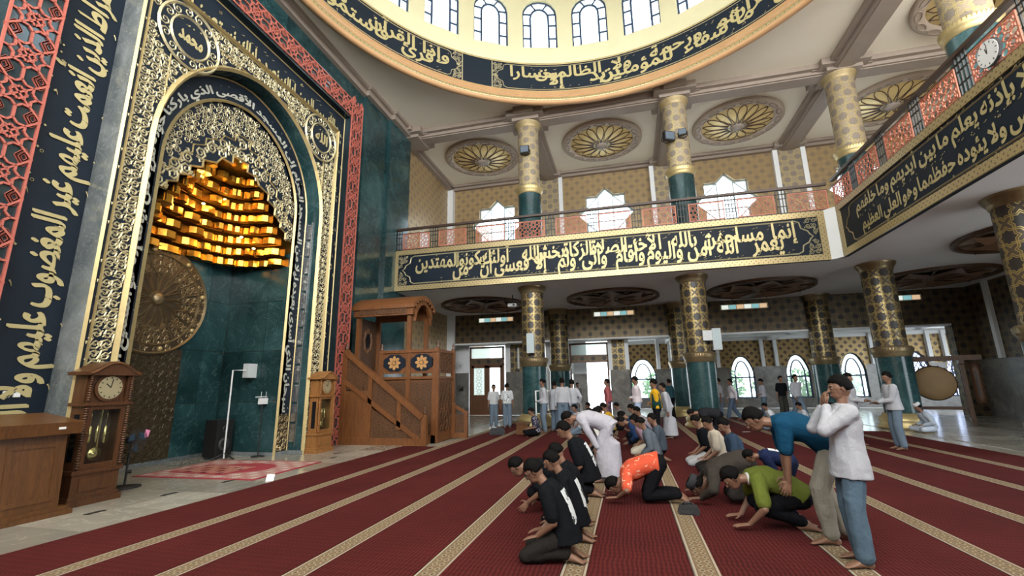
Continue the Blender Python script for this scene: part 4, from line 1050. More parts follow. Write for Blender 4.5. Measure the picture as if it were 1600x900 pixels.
# ---- grandfather clocks (front towards +x local)
def clock(loc, label, wood):
    g = thing('grandfather_clock', label, 'clock', loc)
    b = MB().box(-.17, .20, -.37, .37, 0, .09).box(-.16, .17, -.34, .34, .09, .13).box(-.15, .15, -.32, .32, .13, .44).box(-.17, .18, -.35, .35, .44, .50)
    b.build('base', wood, g); MB().box(.15, .165, -.22, .22, .19, .38).build('base_panel', wood, g)
    MB().box(-.14, -.10, -.28, .28, .5, 1.42).box(-.14, .12, -.30, -.25, .5, 1.42).box(-.14, .12, .25, .30, .5, 1.42).build('trunk', wood, g)
    MB().box(-.05, .06, -.308, -.30, .62, 1.30).build('side_window', 'darkglass', g)
    dr = MB().box(.12, .15, -.27, -.20, .5, 1.42).box(.12, .15, .20, .27, .5, 1.42).box(.12, .15, -.20, .20, .5, .58).box(.12, .15, -.20, .20, 1.36, 1.42).build('trunk_door', wood, g)
    MB().box(.13, .135, -.20, .20, .58, 1.36).build('door_glass', 'clear', dr); MB().tube([(.155, -.235, 1.02), (.17, -.235, 1.02)], .012, 6).build('knob', 'brass', dr)
    MB().box(-.095, -.09, -.25, .25, .5, 1.42).build('back_lining', 'woodd', g)
    for y in (-.11, 0, .11):
        wgt = MB().lathe([(0, .86), (.028, .87), (.028, 1.12), (0, 1.13)], 0, y, 10).tube([(0, y, 1.12), (0, y, 1.40)], .005, 4).build('weight', 'brass', g, True); wgt.location = (.02, 0, -.02*(y > 0))
    MB().box(.05, .06, -.012, .012, .70, 1.40).build('pendulum_rod', 'brass', g)
    pd = MB().lathe([(0, 0), (.10, .004), (.10, .016), (0, .02)], n=20).build('pendulum_bob', 'brass', g, True); pd.matrix_local = Matrix.Translation((.05, -.02, .70)) @ Matrix.Rotation(R(90), 4, 'Y')
    hd = MB().box(-.17, .18, -.34, .34, 1.42, 1.47).box(-.15, .10, -.31, .31, 1.47, 1.90).build('hood', wood, g)
    MB().box(.10, .15, -.29, -.24, 1.47, 1.90).build('hood_stile', wood, g); MB().box(.10, .15, .24, .29, 1.47, 1.90).build('hood_stile', wood, g)
    for sg in (-1, 1):
        for z0, z1, rr in ((.52, 1.40, .030), (1.49, 1.88, .026)):
            tw = MB(); n = int((z1-z0)/.035)
            for k in range(n): zz = z0+(z1-z0)*k/n; tw.lathe([(.012, zz), (rr, zz+.012), (rr, zz+.022), (.012, zz+.034)], .165, sg*.295, 8)
            tw.build('barley_twist_column', wood, g, True)
    P = []
    for k in range(17):
        t = -1+2*k/16; zz = 1.93+.17*max(0, math.cos(t*math.pi*.5))**1.5*(1 if abs(t) < .75 else .9); P.append((.40*t, zz))
    poly = [(-.40, 1.88)]+[(.40, 1.88)]+P[::-1]
    MB().prism(poly, lambda a, b, d: (d, a, b), -.19, .21).build('bonnet', wood, g)
    P2 = [(a*.9, b-.03) for a, b in P]; rr = MB(); rr.ridge(P2, .05, .03, lambda a, b, d: (.21+d, a, b), 0); rr.build('bonnet_moulding', wood, g)
    MB().prism([(.215*math.cos(t), 1.69+.215*math.sin(t)) for t in [k*math.pi/14 for k in range(28)]], lambda a, b, d: (d, a, b), .10, .135).build('dial_surround', wood, g)
    dl = MB().prism([(.175*math.cos(t), 1.69+.175*math.sin(t)) for t in [k*math.pi/14 for k in range(28)]], lambda a, b, d: (d, a, b), .135, .145).build('dial', 'dial', g)
    h = MB()
    for k in range(12): t = k*math.pi/6; h.bar((.135*math.cos(t), 1.69+.135*math.sin(t)), (.16*math.cos(t), 1.69+.16*math.sin(t)), .012, .004, lambda a, b, d: (d, a, b), .145)
    h.build('hour_marks', 'black', dl); h = MB(); h.bar((0, 1.69), (.02, 1.82), .012, .004, lambda a, b, d: (d, a, b), .148); h.build('minute_hand', 'black', dl); h = MB(); h.bar((0, 1.69), (-.07, 1.75), .014, .004, lambda a, b, d: (d, a, b), .15); h.build('hour_hand', 'black', dl)
    return g
clock((-8.07, 5.5, 0), 'dark walnut grandfather clock with brass weights beside the lectern', 'woodc')
clock((-8.09, 10.92, 0), 'honey oak grandfather clock between the mihrab and the carved pulpit', 'honey')
# ---- lectern
g = thing('lectern', 'plain brown wooden lectern with panelled front standing beside the dark clock', 'lectern', (-7.95, 4.55, 0))
MB().box(-.42, .38, -.48, .48, 0, .06).box(-.38, .34, -.44, .44, .06, .11).build('plinth', 'woodl', g)
MB().prism([(-.36, .11), (.28, .11), (.22, 1.06), (-.36, 1.06)], lambda a, b, d: (a, d, b), -.36, .36).build('body', 'woodl', g)
for y0, y1 in ((-.28, .28),):
    fr = MB(); fnl = lambda a, b, d: (.28-(b-.11)*.063+d, a, b); rect_frame(fr, y0, y1, .2, .95, .05, .015, fnl, 0); fr.build('front_moulding', 'woodl', g)
fr = MB(); fnl = lambda a, b, d: (a, -.36-d, b); rect_frame(fr, -.28, .18, .2, .95, .05, .015, fnl, 0); fr.build('side_moulding', 'woodl', g)
MB().prism([(-.44, 1.06), (.34, 1.06), (.36, 1.22), (-.46, 1.34), (-.46, 1.30)], lambda a, b, d: (a, d, b), -.45, .45).build('reading_top', 'woodl', g)
MB().box(.352, .358, .16, .24, 1.13, 1.16).build('name_plate', 'paper', g)
# ---- pedestal fan
g = thing('pedestal_fan', 'small black pedestal fan with blue blades beside the dark clock', 'fan', (-8.6, 6.45, 0))
MB().lathe([(0, 0), (.24, 0), (.23, .025), (.04, .05), (0, .05)], n=28).build('base', 'black', g, True); MB().tube([(0, 0, .04), (0, 0, .72)], .018, 8).build('pole', 'black', g)
MB().tube([(0, 0, .26), (.05, .05, .26)], .03, 8).build('clamp', 'black', g); MB().tube([(-.12, -.02, .78), (.06, .01, .78)], [.06, .07], 10).build('motor', 'black', g)
hd = thing('fan_head', None, None); hd.parent = g; hd.location = (.09, .02, .78); hd.rotation_euler = (0, R(90), R(15))
cage = MB()
for r_ in (.06, .12, .17, .2): cage.tube([(r_*math.cos(t), r_*math.sin(t), .05-.12*r_) for t in [k*math.pi/10 for k in range(21)]], .004, 4)
for k in range(16): t = k*math.pi/8; cage.tube([(0, 0, .055), (.12*math.cos(t), .12*math.sin(t), .04), (.2*math.cos(t), .2*math.sin(t), .02)], .003, 4)
cage.build('guard', 'dgrey', hd)
for k in range(3):
    a = k*2*math.pi/3; bl = MB(); bl.face([(.03*math.cos(a), .03*math.sin(a), 0), (.17*math.cos(a-.5), .17*math.sin(a-.5), .02), (.185*math.cos(a), .185*math.sin(a), 0), (.17*math.cos(a+.5), .17*math.sin(a+.5), -.02)]); bl.build('blade', 'steelblue', hd)
fp = MB().face([(0, 0, .0), (.05, .05, .02), (.03, .09, .13), (-.02, .05, .15)]).face([(0, 0.004, .0), (-.02, .054, .15), (.03, .094, .13), (.05, .054, .02)]).build('paper_flag', 'pink', g); fp.location = (.02, .18, .80)
# ---- stands in the niche
g = thing('camera_pole', 'thin white angled pole holding a light grey box before the niche', 'stand', (-9.62, 9.45, 0))
MB().tube([(0, 0, .02), (0, -.02, 2.12), (.05, .35, 2.13)], .018, 6).build('pole', 'white', g); MB().box(-.04, .12, .33, .63, 1.94, 2.30).build('box', 'grey', g)
for a in (0, 2.1, 4.2): MB().tube([(0, 0, .14), (.3*math.cos(a), .3*math.sin(a), .012)], .014, 6).build('leg', 'black', g)
g = thing('microphone_stand', 'black microphone stand with small white box and antennas', 'stand', (-9.1, 10.0-.05, 0))
MB().lathe([(0, 0), (.16, 0), (.15, .02), (0, .03)], n=20).build('base', 'black', g, True); MB().tube([(0, 0, .02), (-.02, .0, 1.42)], .014, 6).build('pole', 'black', g)
MB().box(-.05, .05, -.11, .11, 1.27, 1.42).build('receiver', 'white', g); MB().tube([(0, -.26, 1.45), (0, .26, 1.46)], .012, 6).build('microphone', 'grey', g)
for y in (-.08, .08): MB().tube([(0, y, 1.42), (0, y, 1.58)], .007, 5).build('antenna', 'grey', g)
g = thing('floor_speaker', 'black boxy loudspeaker standing at the back of the niche', 'speaker', (-9.95, 9.55, 0))
MB().box(-.18, .18, -.24, .24, .06, .92).build('cabinet', 'black', g); MB().box(-.16, .16, -.2, .2, 0, .06).build('feet', 'dgrey', g)
for z, r_ in ((.34, .15), (.70, .08)): MB().lathe([(0, .01), (r_*.4, -.01), (r_, .02), (r_, 0)], n=20).build('driver', 'dgrey', g, True).matrix_local = Matrix.Translation((.18, 0, z)) @ Matrix.Rotation(R(90), 4, 'Y')
# ---- rugs before the niche
def rugm(name, cols):
    m = new_mat(name, cols[0], .95, 0, .1); nt, b = tree(m); x, y, u = uvxy(nt)
    n1 = noise(nt, 9, 3); g_, ho = star_lines(x, y, .42, (.16, .33), .03)
    c = mix(nt, n1.gt(.5), cols[0], cols[1]); c = mix(nt, g_, c, cols[2]); c = mix(nt, ho, c, cols[3]); nt.links.new(c, b.inputs['Base Color']); return m
M['rug'] = rugm('pink_cream_rug', ((.46, .36, .33), (.54, .46, .42), (.40, .20, .19), (.50, .42, .38))); M['rug2'] = rugm('crimson_rug', ((.22, .02, .03), (.27, .03, .04), (.40, .18, .14), (.14, .012, .02))); M['rugr'] = new_mat('crimson_border', (.30, .03, .045), .95)
g = thing('oriental_rug', 'cream and pink patterned rug with crimson edge on the marble before the niche', 'rug', (-8.2, 8.35, 0), R(2))
MB().box(-1.38, 1.38, -1.03, 1.03, 0, .010).build('border', 'rugr', g); MB().box(-1.30, 1.30, -.95, .95, .010, .014).build('field', 'rug', g)
md_ = MB().prism([(.1+.75*math.cos(t), .05+.6*math.sin(t)) for t in [k*math.pi/14 for k in range(28)]], on_z(.014), 0, .002).build('medallion', 'rugr', g)
g = thing('prayer_rug', 'small crimson prayer rug lying on the cream rug', 'rug', (-8.35, 8.2, .016), R(-4))
MB().box(-.82, .62, -.52, .42, 0, .008).build('border', 'rugr', g); MB().box(-.74, .54, -.45, .35, .008, .011).build('field', 'rug2', g)
rr = MB()
rect_frame(rr, -.6, .4, -.34, .24, .03, .002, on_z(.011), 0); rr.build('inner_band', 'rug', g)
for x, y, a in ((-7.25, 5.1, .3), (-7.3, 6.2, .25), (-7.21, 7.23, .2), (-7.04, 10.08, .1), (-7.41, 10.78, .1)):
    tag(MB().box(-.035, .035, -.12, .12, 0, .006).build('floor_socket', 'black'), 'small black floor socket strip set on the cream marble', 'socket', 'floor sockets').location = (x, y, .0); bpy.context.view_layer.update
g = thing('tent_card', 'small white folded card standing on the edge of the red carpet', 'sign', (-6.45, 7.42, 0.0), R(20))
MB().face([(-.07, -.06, 0), (.07, -.06, 0), (.07, 0, .11), (-.07, 0, .11)]).face([(-.07, .06, 0), (.07, .06, 0), (.07, 0, .11), (-.07, 0, .11)]).build('card', 'paper', g)
for y in (5.02, 5.14): tag(MB().box(XN, XN+.02, y-.04, y+.04, 1.57, 1.66).build('wall_socket', 'white'), 'small white socket plate on the navy frame beside the dark clock', 'socket', 'wall sockets on the frame').location = (0, -.32, 0)
# ---- minbar pulpit
mn = thing('minbar_pulpit', 'carved teak minbar pulpit with stair, flower panels and arched canopy', 'pulpit')
def carved(a0, a1, b0, b1, fn, d, s=.30, mat='woodcarve', name='carved_panel', poly=None):
    pn = MB().prism(poly or [(a0, b0), (a1, b0), (a1, b1), (a0, b1)], fn, d, d+.015).build(name, 'woodd', mn)
    lm = MB(); nx, nz = max(1, round((a1-a0)/s)), max(1, round((b1-b0)/s)); sx, sz = (a1-a0)/nx/s, (b1-b0)/nz/s; cell = star_cell(s, .15, .28)
    for i in range(nx):
        for j in range(nz):
            cx, cz = a0+s*sx*(i+.5), b0+s*sz*(j+.5)
            for p, q in cell:
                P_, Q_ = (cx+p[0]*sx, cz+p[1]*sz), (cx+q[0]*sx, cz+q[1]*sz)
                if poly and not (inside(poly, *P_) and inside(poly, *Q_)): continue
                lm.bar(P_, Q_, .02, .016, fn, d+.015)
    lm.build('fretwork', mat, pn); return pn
M['woodcarve'] = woodm('carved_brown_wood', (.09, .042, .02), (.20, .09, .038), .5)
fy = on_y(12.40)
def wbar(a, b, w_, t=.10, fn=fy, d=-.05, name='rail', mat='wood'): m_ = MB(); m_.bar(a, b, w_, t, fn, d); return m_.build(name, mat, mn)
MB().box(-8.5, -5.72, 12.37, 12.47, 0, .20).build('stair_base', 'wood', mn)
MB().box(-8.52, -8.36, 12.36, 12.50, 0, 2.80).build('newel_post', 'wood', mn); MB().box(-5.84, -5.68, 12.36, 12.50, 0, .86).build('newel_post', 'wood', mn)
for x, z in ((-8.44, 2.8), (-5.76, .86)): MB().lathe([(.05, 0), (.07, .04), (.03, .09), (.05, .13), (0, .24)], x, 12.43, 10).build('finial', 'woodc', mn, True).location = (0, 0, z)
def zt(x): return 2.72+(x+8.4)*(.80-2.72)/(2.56)
wbar((-8.42, zt(-8.42)), (-5.8, zt(-5.8)), .15, .14, name='handrail'); wbar((-8.42, zt(-8.42)-.88), (-5.9, .16), .13, name='string_board')
for x in (-7.52, -6.55): wbar((x, max(.1, zt(x)-.88-.02) if x > -7 else .1), (x, zt(x)-.05), .13, name='stile')
for a, b in ((-8.36, -7.58), (-7.46, -6.61), (-6.49, -5.85)):
    poly = [(a, zt(a)-.88+.06), (b, zt(b)-.88+.06), (b, zt(b)-.07), (a, zt(a)-.07)]; carved(a, b, zt(b)-.86, zt(a), fy, -.02, .22, poly=poly)
carved(-8.22, -7.68, .36, 1.42, fy, -.02, .53); poly = [(-7.46, .2), (-6.1, .2), (-7.46, zt(-7.46)-.98)]; carved(-7.46, -6.1, .2, 1.3, fy, -.02, .26, poly=poly)
MB().box(-8.36, -7.58, 12.39, 12.43, .20, 1.55).build('stair_panel', 'wood', mn)
poly = [(-8.36, 1.58), (-7.62, 1.58), (-8.36, zt(-8.36)-.96)]; carved(-8.36, -7.62, 1.58, 2.0, fy, -.02, .2, poly=poly)
for k in range(8):
    x1 = -5.85-.3*k; MB().box(x1-.32, x1, 12.5, 13.08, .2*k, .2*(k+1)).build('step', 'wood', mn)
bx0, bx1, by0, by1 = -8.55, -5.70, 13.1, 14.5
MB().box(bx0, bx1, by0+.04, by1-.04, 0, 1.92).build('pulpit_body', 'wood', mn)
py_ = on_y(by0+.04)
for a, b in ((-7.55, -6.72), (-6.60, -5.86)): carved(a, b, .25, 1.80, py_, 0, .28)
for x in (-7.62, -6.66, -5.78): MB().box(x-.07, x+.07, by0-.02, by0+.06, 0, 2.80).build('stile', 'wood', mn)
MB().box(bx0, bx1+.03, by0-.03, by1+.03, 1.88, 1.96).build('ledge', 'wood', mn); MB().box(bx0, bx1+.02, by0-.02, by1+.02, 0, .22).build('plinth', 'wood', mn)
MB().box(-7.62, bx1+.02, by0, by0+.05, 2.06, 2.72).box(bx1-.05, bx1, by0, by1, 2.06, 2.72).build('parapet', 'wood', mn)
MB().box(-7.66, bx1+.05, by0-.04, by0+.08, 2.70, 2.79).box(bx1-.08, bx1+.04, by0, by1, 2.70, 2.79).build('parapet_rail', 'wood', mn)
def flowerpanel(cx, cz):
    fn = on_y(by0); r = .30; o = MB(); P_ = []
    for k in range(40):
        t = 2*math.pi*k/40; q = 1+.10*abs(math.sin(4*t)); P_.append((cx+.37*q*math.cos(t), cz+.25*q*math.sin(t)))
    pn = MB().prism(P_, fn, 0, .02).build('octagon_panel', 'navy', mn)
    for k in range(8):
        a = 2*math.pi*k/8; q = lambda r_, s_: (cx+r_*math.cos(a)-s_*math.sin(a), cz+r_*math.sin(a)+s_*math.cos(a))
        MB().prism([q(.05, 0), q(.12, -.055), q(.19, -.04), q(.225, 0), q(.19, .04), q(.12, .055)], fn, .02, .045).build('petal', 'wood2', pn)
    MB().prism([(cx+.05*math.cos(t), cz+.05*math.sin(t)) for t in [k*math.pi/6 for k in range(12)]], fn, .02, .06).build('flower_centre', 'wood2', pn)
M['wood2'] = varied('pale_wood_inlay', (.48, .26, .10), .4, 0, .15, 5)
flowerpanel(-7.14, 2.39); flowerpanel(-6.20, 2.39)
px2 = lambda a, b, d: (bx1+d, a, b); carved(by0+.2, by1-.2, .3, 1.78, px2, 0, .5); carved(by0+.2, by1-.2, 2.12, 2.66, px2, 0, .3)
for y in (by0+.05, by1-.05):
    MB().box(bx1-.06, bx1+.06, y-.06, y+.06, 0, 2.84).build('corner_post', 'wood', mn); MB().lathe([(.05, 0), (.06, .04), (.025, .09), (.045, .13), (0, .26)], bx1, y, 10).build('finial', 'woodc', mn, True).location = (0, 0, 2.84)
MB().lathe([(.05, 0), (.06, .04), (.025, .09), (.045, .13), (0, .24)], -7.62, by0+.02, 10).build('finial', 'woodc', mn, True).location = (0, 0, 2.80)
cx0, cx1 = -8.62, -6.62
for x in (cx0+.08, cx1-.08):
    for y in (by0+.08, by1-.08): MB().box(x-.065, x+.065, y-.065, y+.065, 1.92, 3.96).build('canopy_post', 'wood', mn)
MB().box(cx0-.06, cx1+.08, by0-.06, by0+.08, 3.92, 4.26).build('canopy_frieze', 'wood', mn); MB().box(cx0-.06, cx1+.08, by1-.08, by1+.06, 3.92, 4.26).build('canopy_frieze', 'wood', mn)
carved(cx0+.15, cx1-.15, 3.97, 4.2, on_y(by0-.06), 0, .22)
n = 14; top = []; bot = []
for k in range(n+1):
    t = k/n; y = by0-.12+(by1-by0+.24)*t; top.append((y, 4.26+.38*math.sin(math.pi*t)**.8)); bot.append((y, 4.14+.38*math.sin(math.pi*t)**.8))
MB().prism(bot+top[::-1], lambda a, b, d: (d, a, b), cx0-.1, cx1+.16).build('barrel_roof', 'wood', mn)
ar = MB()
for k in range(n):
    t0, t1 = k/n, (k+1)/n; f_ = lambda t: (by0+.1+(by1-by0-.2)*t, 3.72+.62*math.sin(math.pi*t)**.6)
    a, b = f_(t0), f_(t1); ar.prism([a, b, (b[0], 4.5-.25*abs(2*t1-1)), (a[0], 4.5-.25*abs(2*t0-1))], lambda a, b, d: (d, a, b), cx1+.02, cx1+.12)
ar.build('canopy_arch', 'wood', mn)
for k in range(9):
    t = (k+.5)/9; MB().lathe([(0, 0), (.05, .05), (.03, .1), (0, .1)], cx1+.14, by0-.08+(by1-by0+.16)*t, 8).build('roof_drop', 'wood', mn).location = (0, 0, 4.06+.38*math.sin(math.pi*t)**.8)
bk = MB().box(cx0, cx0+.05, by0+.15, by1-.15, 1.96, 3.92).build('back_panel', 'woodd', mn)
bkr = MB(); fb3 = lambda a, b, d: (cx0+.05+d, a, b)
bkr.ridge([(13.8+.22*math.cos(t)*(1+.12*math.cos(8*t)), 3.2+.36*math.sin(t)*(1+.12*math.cos(8*t))) for t in [k*math.pi/24 for k in range(49)]], .09, .03, fb3, 0); bkr.build('carved_wreath', 'woodcarve', bk)
MB().prism([(13.8+.14*math.cos(t), 3.2+.25*math.sin(t)) for t in [k*math.pi/10 for k in range(20)]], fb3, 0, .01).build('oval_mirror', 'darkglass', bk)
MB().box(cx0, cx0+.9, by0+.1, by1-.1, 1.92, 1.96).build('landing', 'wood', mn)
st2 = MB().box(-5.68, -5.2, by1-.18, by1-.10, .013, .18).box(-5.68, -5.56, by1-.2, by1-.08, .013, 1.1).box(-5.24, -5.14, by1-.2, by1-.08, .013, .85).build('far_stair_rail', 'wood', mn); wbar((-5.66, 1.05), (-5.18, .78), .1, .1, on_y(by1-.12), -.05, 'far_handrail')
carved(-5.56, -5.24, .2, .75, on_y(by1-.12), -.01, .3)
# ---- speakers, floodlights, projector, clock
def wall_speaker(x, y, z, label, side):
    g = thing('column_speaker', label, 'speaker', (x, y, z)); MB().box(-.15, .15, -.12, .10, -.40, .40).build('cabinet', 'grey', g); MB().box(-.13, .13, -.13, -.12, -.37, .37).build('grille', 'greyg', g); MB().box(side*.02-.05, side*.02+.05, .10, .26, -.06, .06).build('bracket', 'dgrey', g); return g
M['greyg'] = new_mat('pale_blue_grille', (.42, .50, .54), .6)
wall_speaker(-3.77, CY-.66, 3.32, 'pale grey column loudspeaker mounted on the column behind the standing pupils', 0); g = wall_speaker(3.32, CY-.42, 3.22, 'pale grey column loudspeaker with side box mounted on the column near the bowing man', 0)
MB().box(-.5, -.17, -.2, .12, -.05, .33).build('side_box', 'grey', g)
def flood(x, y, z, rz, s, label):
    g = thing('floodlight', label, 'floodlight', (x, y, z), rz); MB().box(-.2*s, .2*s, -.14*s, .02, -.17*s, .17*s).build('housing', 'black', g); MB().box(-.17*s, .17*s, -.15*s, -.14*s, -.14*s, .14*s).build('lens', 'bluegrey', g); MB().tube([(-.22*s, -.04, 0), (-.22*s, .1, -.12), (0, .22, -.14), (.22*s, .1, -.12), (.22*s, -.04, 0)], .02, 5).build('bracket', 'black', g)
flood(-3.80, CY-.72, 11.95, 0, 1, 'single black floodlight on the upper column above the railing'); flood(2.28, CY-.70, 11.62, R(25), 1.15, 'larger black floodlight of the pair on the upper column'); flood(2.86, CY-.70, 11.74, R(-10), .8, 'smaller black floodlight of the pair on the upper column')
g = thing('projector', 'white projector hanging on a black pole from the balcony underside', 'projector', (-4.97, 20, SOF)); MB().tube([(0, 0, 0), (0, 0, -.42)], .025, 6).build('pole', 'black', g); MB().box(-.2, .2, -.16, .16, -.56, -.42).build('body', 'white', g); MB().lathe([(0, 0), (.05, 0), (.05, .04), (0, .04)], n=12).build('lens', 'dgrey', g).matrix_local = Matrix.Translation((.08, -.16, -.49)) @ Matrix.Rotation(R(90), 4, 'X')
g = thing('wall_clock', 'round white wall clock with dark rim fixed on the balcony railing', 'clock', (FX-.22, 9.92, 7.95))
cf = lambda a, b, d: (-d, -a, b); circ = lambda r_, n=24: [(r_*math.cos(2*math.pi*k/n), r_*math.sin(2*math.pi*k/n)) for k in range(n)]
MB().prism(circ(.29, 8), cf, -.06, .0).build('rim', 'dgrey', g); MB().prism(circ(.265), cf, 0, .012).build('dial', 'paper', g)
h = MB()
for k in range(12): t = k*math.pi/6; h.bar((.20*math.cos(t), .20*math.sin(t)), (.24*math.cos(t), .24*math.sin(t)), .018, .004, cf, .012)
h.build('hour_marks', 'black', g); h = MB(); h.bar((0, 0), (.02, .19), .014, .004, cf, .013); h.build('minute_hand', 'black', g); h = MB(); h.bar((0, 0), (-.03, .12), .02, .004, cf, .014); h.build('hour_hand', 'black', g)
# ---- bedug drum on its frame, slit drum
M['hide'] = varied('brown_drum_hide', (.26, .165, .075), .6, 0, .25, 2)
g = thing('bedug_drum', 'large brown hide drum hanging in a dark wooden frame', 'drum', (11.1, 20.6, 0), R(-27)); dr_ = .62; tz = 1.47; ay = Matrix.Rotation(R(-90), 4, 'X')
dm_ = MB().lathe([(dr_*.97, 0), (dr_, .03), (dr_*1.05, .4), (dr_*1.05, .7), (dr_, 1.0), (dr_*.97, 1.03), (0, 1.03)], n=40).build('barrel', 'woodd', g, True); dm_.matrix_local = Matrix.Translation((0, 0, tz)) @ ay
hd = MB().lathe([(0, -.02), (dr_*.6, -.02), (dr_*.95, 0), (dr_*1.0, .05)], n=40).build('drum_head', 'hide', g, True); hd.matrix_local = Matrix.Translation((0, -.01, tz)) @ ay
pgm = MB().lathe([(0, 0), (.03, 0), (.02, .04), (0, .04)], n=6).mesh('peg', M['woodd'])
for k in range(20):
    a = 2*math.pi*k/20; shared('peg', pgm, g).matrix_local = Matrix.Translation((dr_*1.02*math.cos(a), .08, tz+dr_*1.02*math.sin(a)))
for x in (-.85, .85):
    for y in (.2, .85): MB().box(x-.06, x+.06, y-.06, y+.06, 0, 2.3).build('frame_post', 'woodd', g)
    MB().box(x-.07, x+.07, .0, 1.05, .1, .22).build('frame_foot', 'woodd', g); MB().box(x-.07, x+.07, .0, 1.05, 2.16, 2.3).build('frame_beam', 'woodd', g)
MB().box(-1.15, 1.4, .12, .28, 2.28, 2.46).build('frame_crossbar', 'woodd', g); MB().box(-.85, .85, .3, .7, .5, .6).build('drum_cradle', 'woodd', g)
g = thing('slit_drum', 'dark wooden slit drum hanging beside the large hide drum', 'drum', (12.216, 20.256, 0), R(-27))
sd_ = MB().lathe([(0, .72), (.12, .74), (.15, .9), (.15, 1.9), (.12, 2.15), (0, 2.2)], n=16).build('log_body', 'woodd', g, True); MB().box(-.02, .02, -.16, -.13, 1.0, 1.9).build('slit', 'black', g); MB().tube([(0, 0, 2.18), (0, 0, 2.285)], .02, 5).build('rope', 'black', g)
# ---- stair at the far right, glass case, bags and small things
g = thing('marble_steps', 'short flight of pale stone steps against the right wall', 'steps', (12.6, 18.3, 0))
for k in range(4): MB().box(.3*k, 2.6, -.7, 1.0, .17*k, .17*(k+1)).build('step', 'floor', g)
g = thing('display_case', 'white framed empty glass case standing beside the green column', 'display case', (-3.2, 17.75, .0125), R(8))
fr = MB()
for x in (-.34, .34):
    for y in (-.2, .2): MB().box(x-.015, x+.015, y-.015, y+.015, 0, 1.42).build('post', 'white', g)
for z in (.55, 1.02, 1.40): MB().box(-.34, .34, -.21, -.18, z, z+.025).box(-.34, .34, .18, .21, z, z+.025).box(-.355, -.33, -.2, .2, z, z+.025).box(.33, .355, -.2, .2, z, z+.025).build('shelf_frame', 'white', g)
MB().box(-.33, .33, -.19, .19, .575, .585).build('shelf', 'clear', g); MB().box(-.2, .15, -.12, .12, .585, .66).build('book_pile', 'woodl', g)
def bag(loc, rz, s, label):
    g = thing('bag', label, 'bag', loc, rz); P_ = [(-.24*s, 0), (.24*s, 0), (.27*s, .08*s), (.22*s, .2*s), (.05*s, .24*s), (-.2*s, .21*s), (-.27*s, .09*s)]
    MB().prism(P_, lambda a, b, d: (a, d, b), -.12*s, .12*s).build('body', 'bagcloth', g); MB().tube([(-.15*s, 0, .2*s), (-.1*s, -.02, .29*s), (.05*s, 0, .28*s), (.12*s, .02, .2*s)], .012, 5).build('strap', 'black', g); MB().box(-.18*s, .12*s, -.15*s, -.12*s, .03*s, .13*s).build('pocket', 'bagcloth', g)
M['bagcloth'] = varied('black_nylon', (.025, .025, .03), .7, 0, .4, 20)
bag((-4.45, 15.4, .012), R(10), 1.0, 'dark bag lying on the carpet near two standing men in jeans'); bag((.62, 6.45, .012), R(-5), .48, 'small flat black bag beside the feet of the person in orange')
g = thing('book_stand', 'low wooden box stand beside the seated man in dark batik', 'stand', (-3.62, 15.75, .012)); MB().box(-.2, .2, -.16, .16, .1, .34).build('box', 'woodl', g); MB().box(-.24, .24, -.2, .2, .34, .38).box(-.22, .22, -.18, .18, 0, .1).build('top_and_plinth', 'woodl', g)
g = thing('paper_slip', 'white slip of paper lying on the red carpet', 'paper', (3.66, 17.0, .013), R(20)); MB().box(-.12, .12, -.05, .05, 0, .003).build('sheet', 'paper', g)
# wall fan and tube lamp in the door bay
g = thing('wall_fan', 'dark wall-mounted fan with guard on the grey marble beside the brown door', 'fan', (-9.72, DY-.04, 1.5)); MB().box(-.06, .06, -.08, 0, -.1, .1).build('mount', 'black', g); MB().tube([(0, -.06, 0), (0, -.22, .08)], .03, 8).build('arm', 'black', g)
ff_ = MB()
for r_ in (.07, .14, .2): ff_.tube([(r_*math.cos(t), -.30, .1+r_*math.sin(t)) for t in [k*math.pi/8 for k in range(17)]], .006, 4)
ff_.build('guard', 'dgrey', g)
for k in range(3):
    a = k*2.094; q = MB(); q.face([(0, -.27, .1), (.18*math.cos(a-.4), -.26, .1+.18*math.sin(a-.4)), (.19*math.cos(a), -.28, .1+.19*math.sin(a)), (.18*math.cos(a+.4), -.29, .1+.18*math.sin(a+.4))]); q.build('blade', 'dgrey', g)
g = thing('wall_fan', 'pale wall-mounted fan high on the white wall beside the brown door', 'fan', (-9.85, DY, 2.9)); MB().box(-.06, .06, -.08, 0, -.1, .1).build('mount', 'grey', g)
ff_ = MB()
for r_ in (.09, .17, .24): ff_.tube([(r_*math.cos(t), -.22, r_*math.sin(t)) for t in [k*math.pi/8 for k in range(17)]], .008, 4)
for k in range(8): ff_.tube([(0, -.24, 0), (.24*math.cos(k*.785), -.21, .24*math.sin(k*.785))], .006, 4)
ff_.build('guard', 'grey', g); MB().tube([(0, -.05, 0), (0, -.2, 0)], .05, 8).build('motor', 'grey', g)
g = thing('tube_lamp', 'upright white tube lamp on the gold patterned panel by the brown door', 'lamp', (-6.22, DY, 3.25)); MB().box(-.05, .05, -.05, 0, -.62, .62).build('housing', 'white', g); MB().tube([(0, -.075, -.58), (0, -.075, .58)], .022, 8).build('tube', 'white', g)
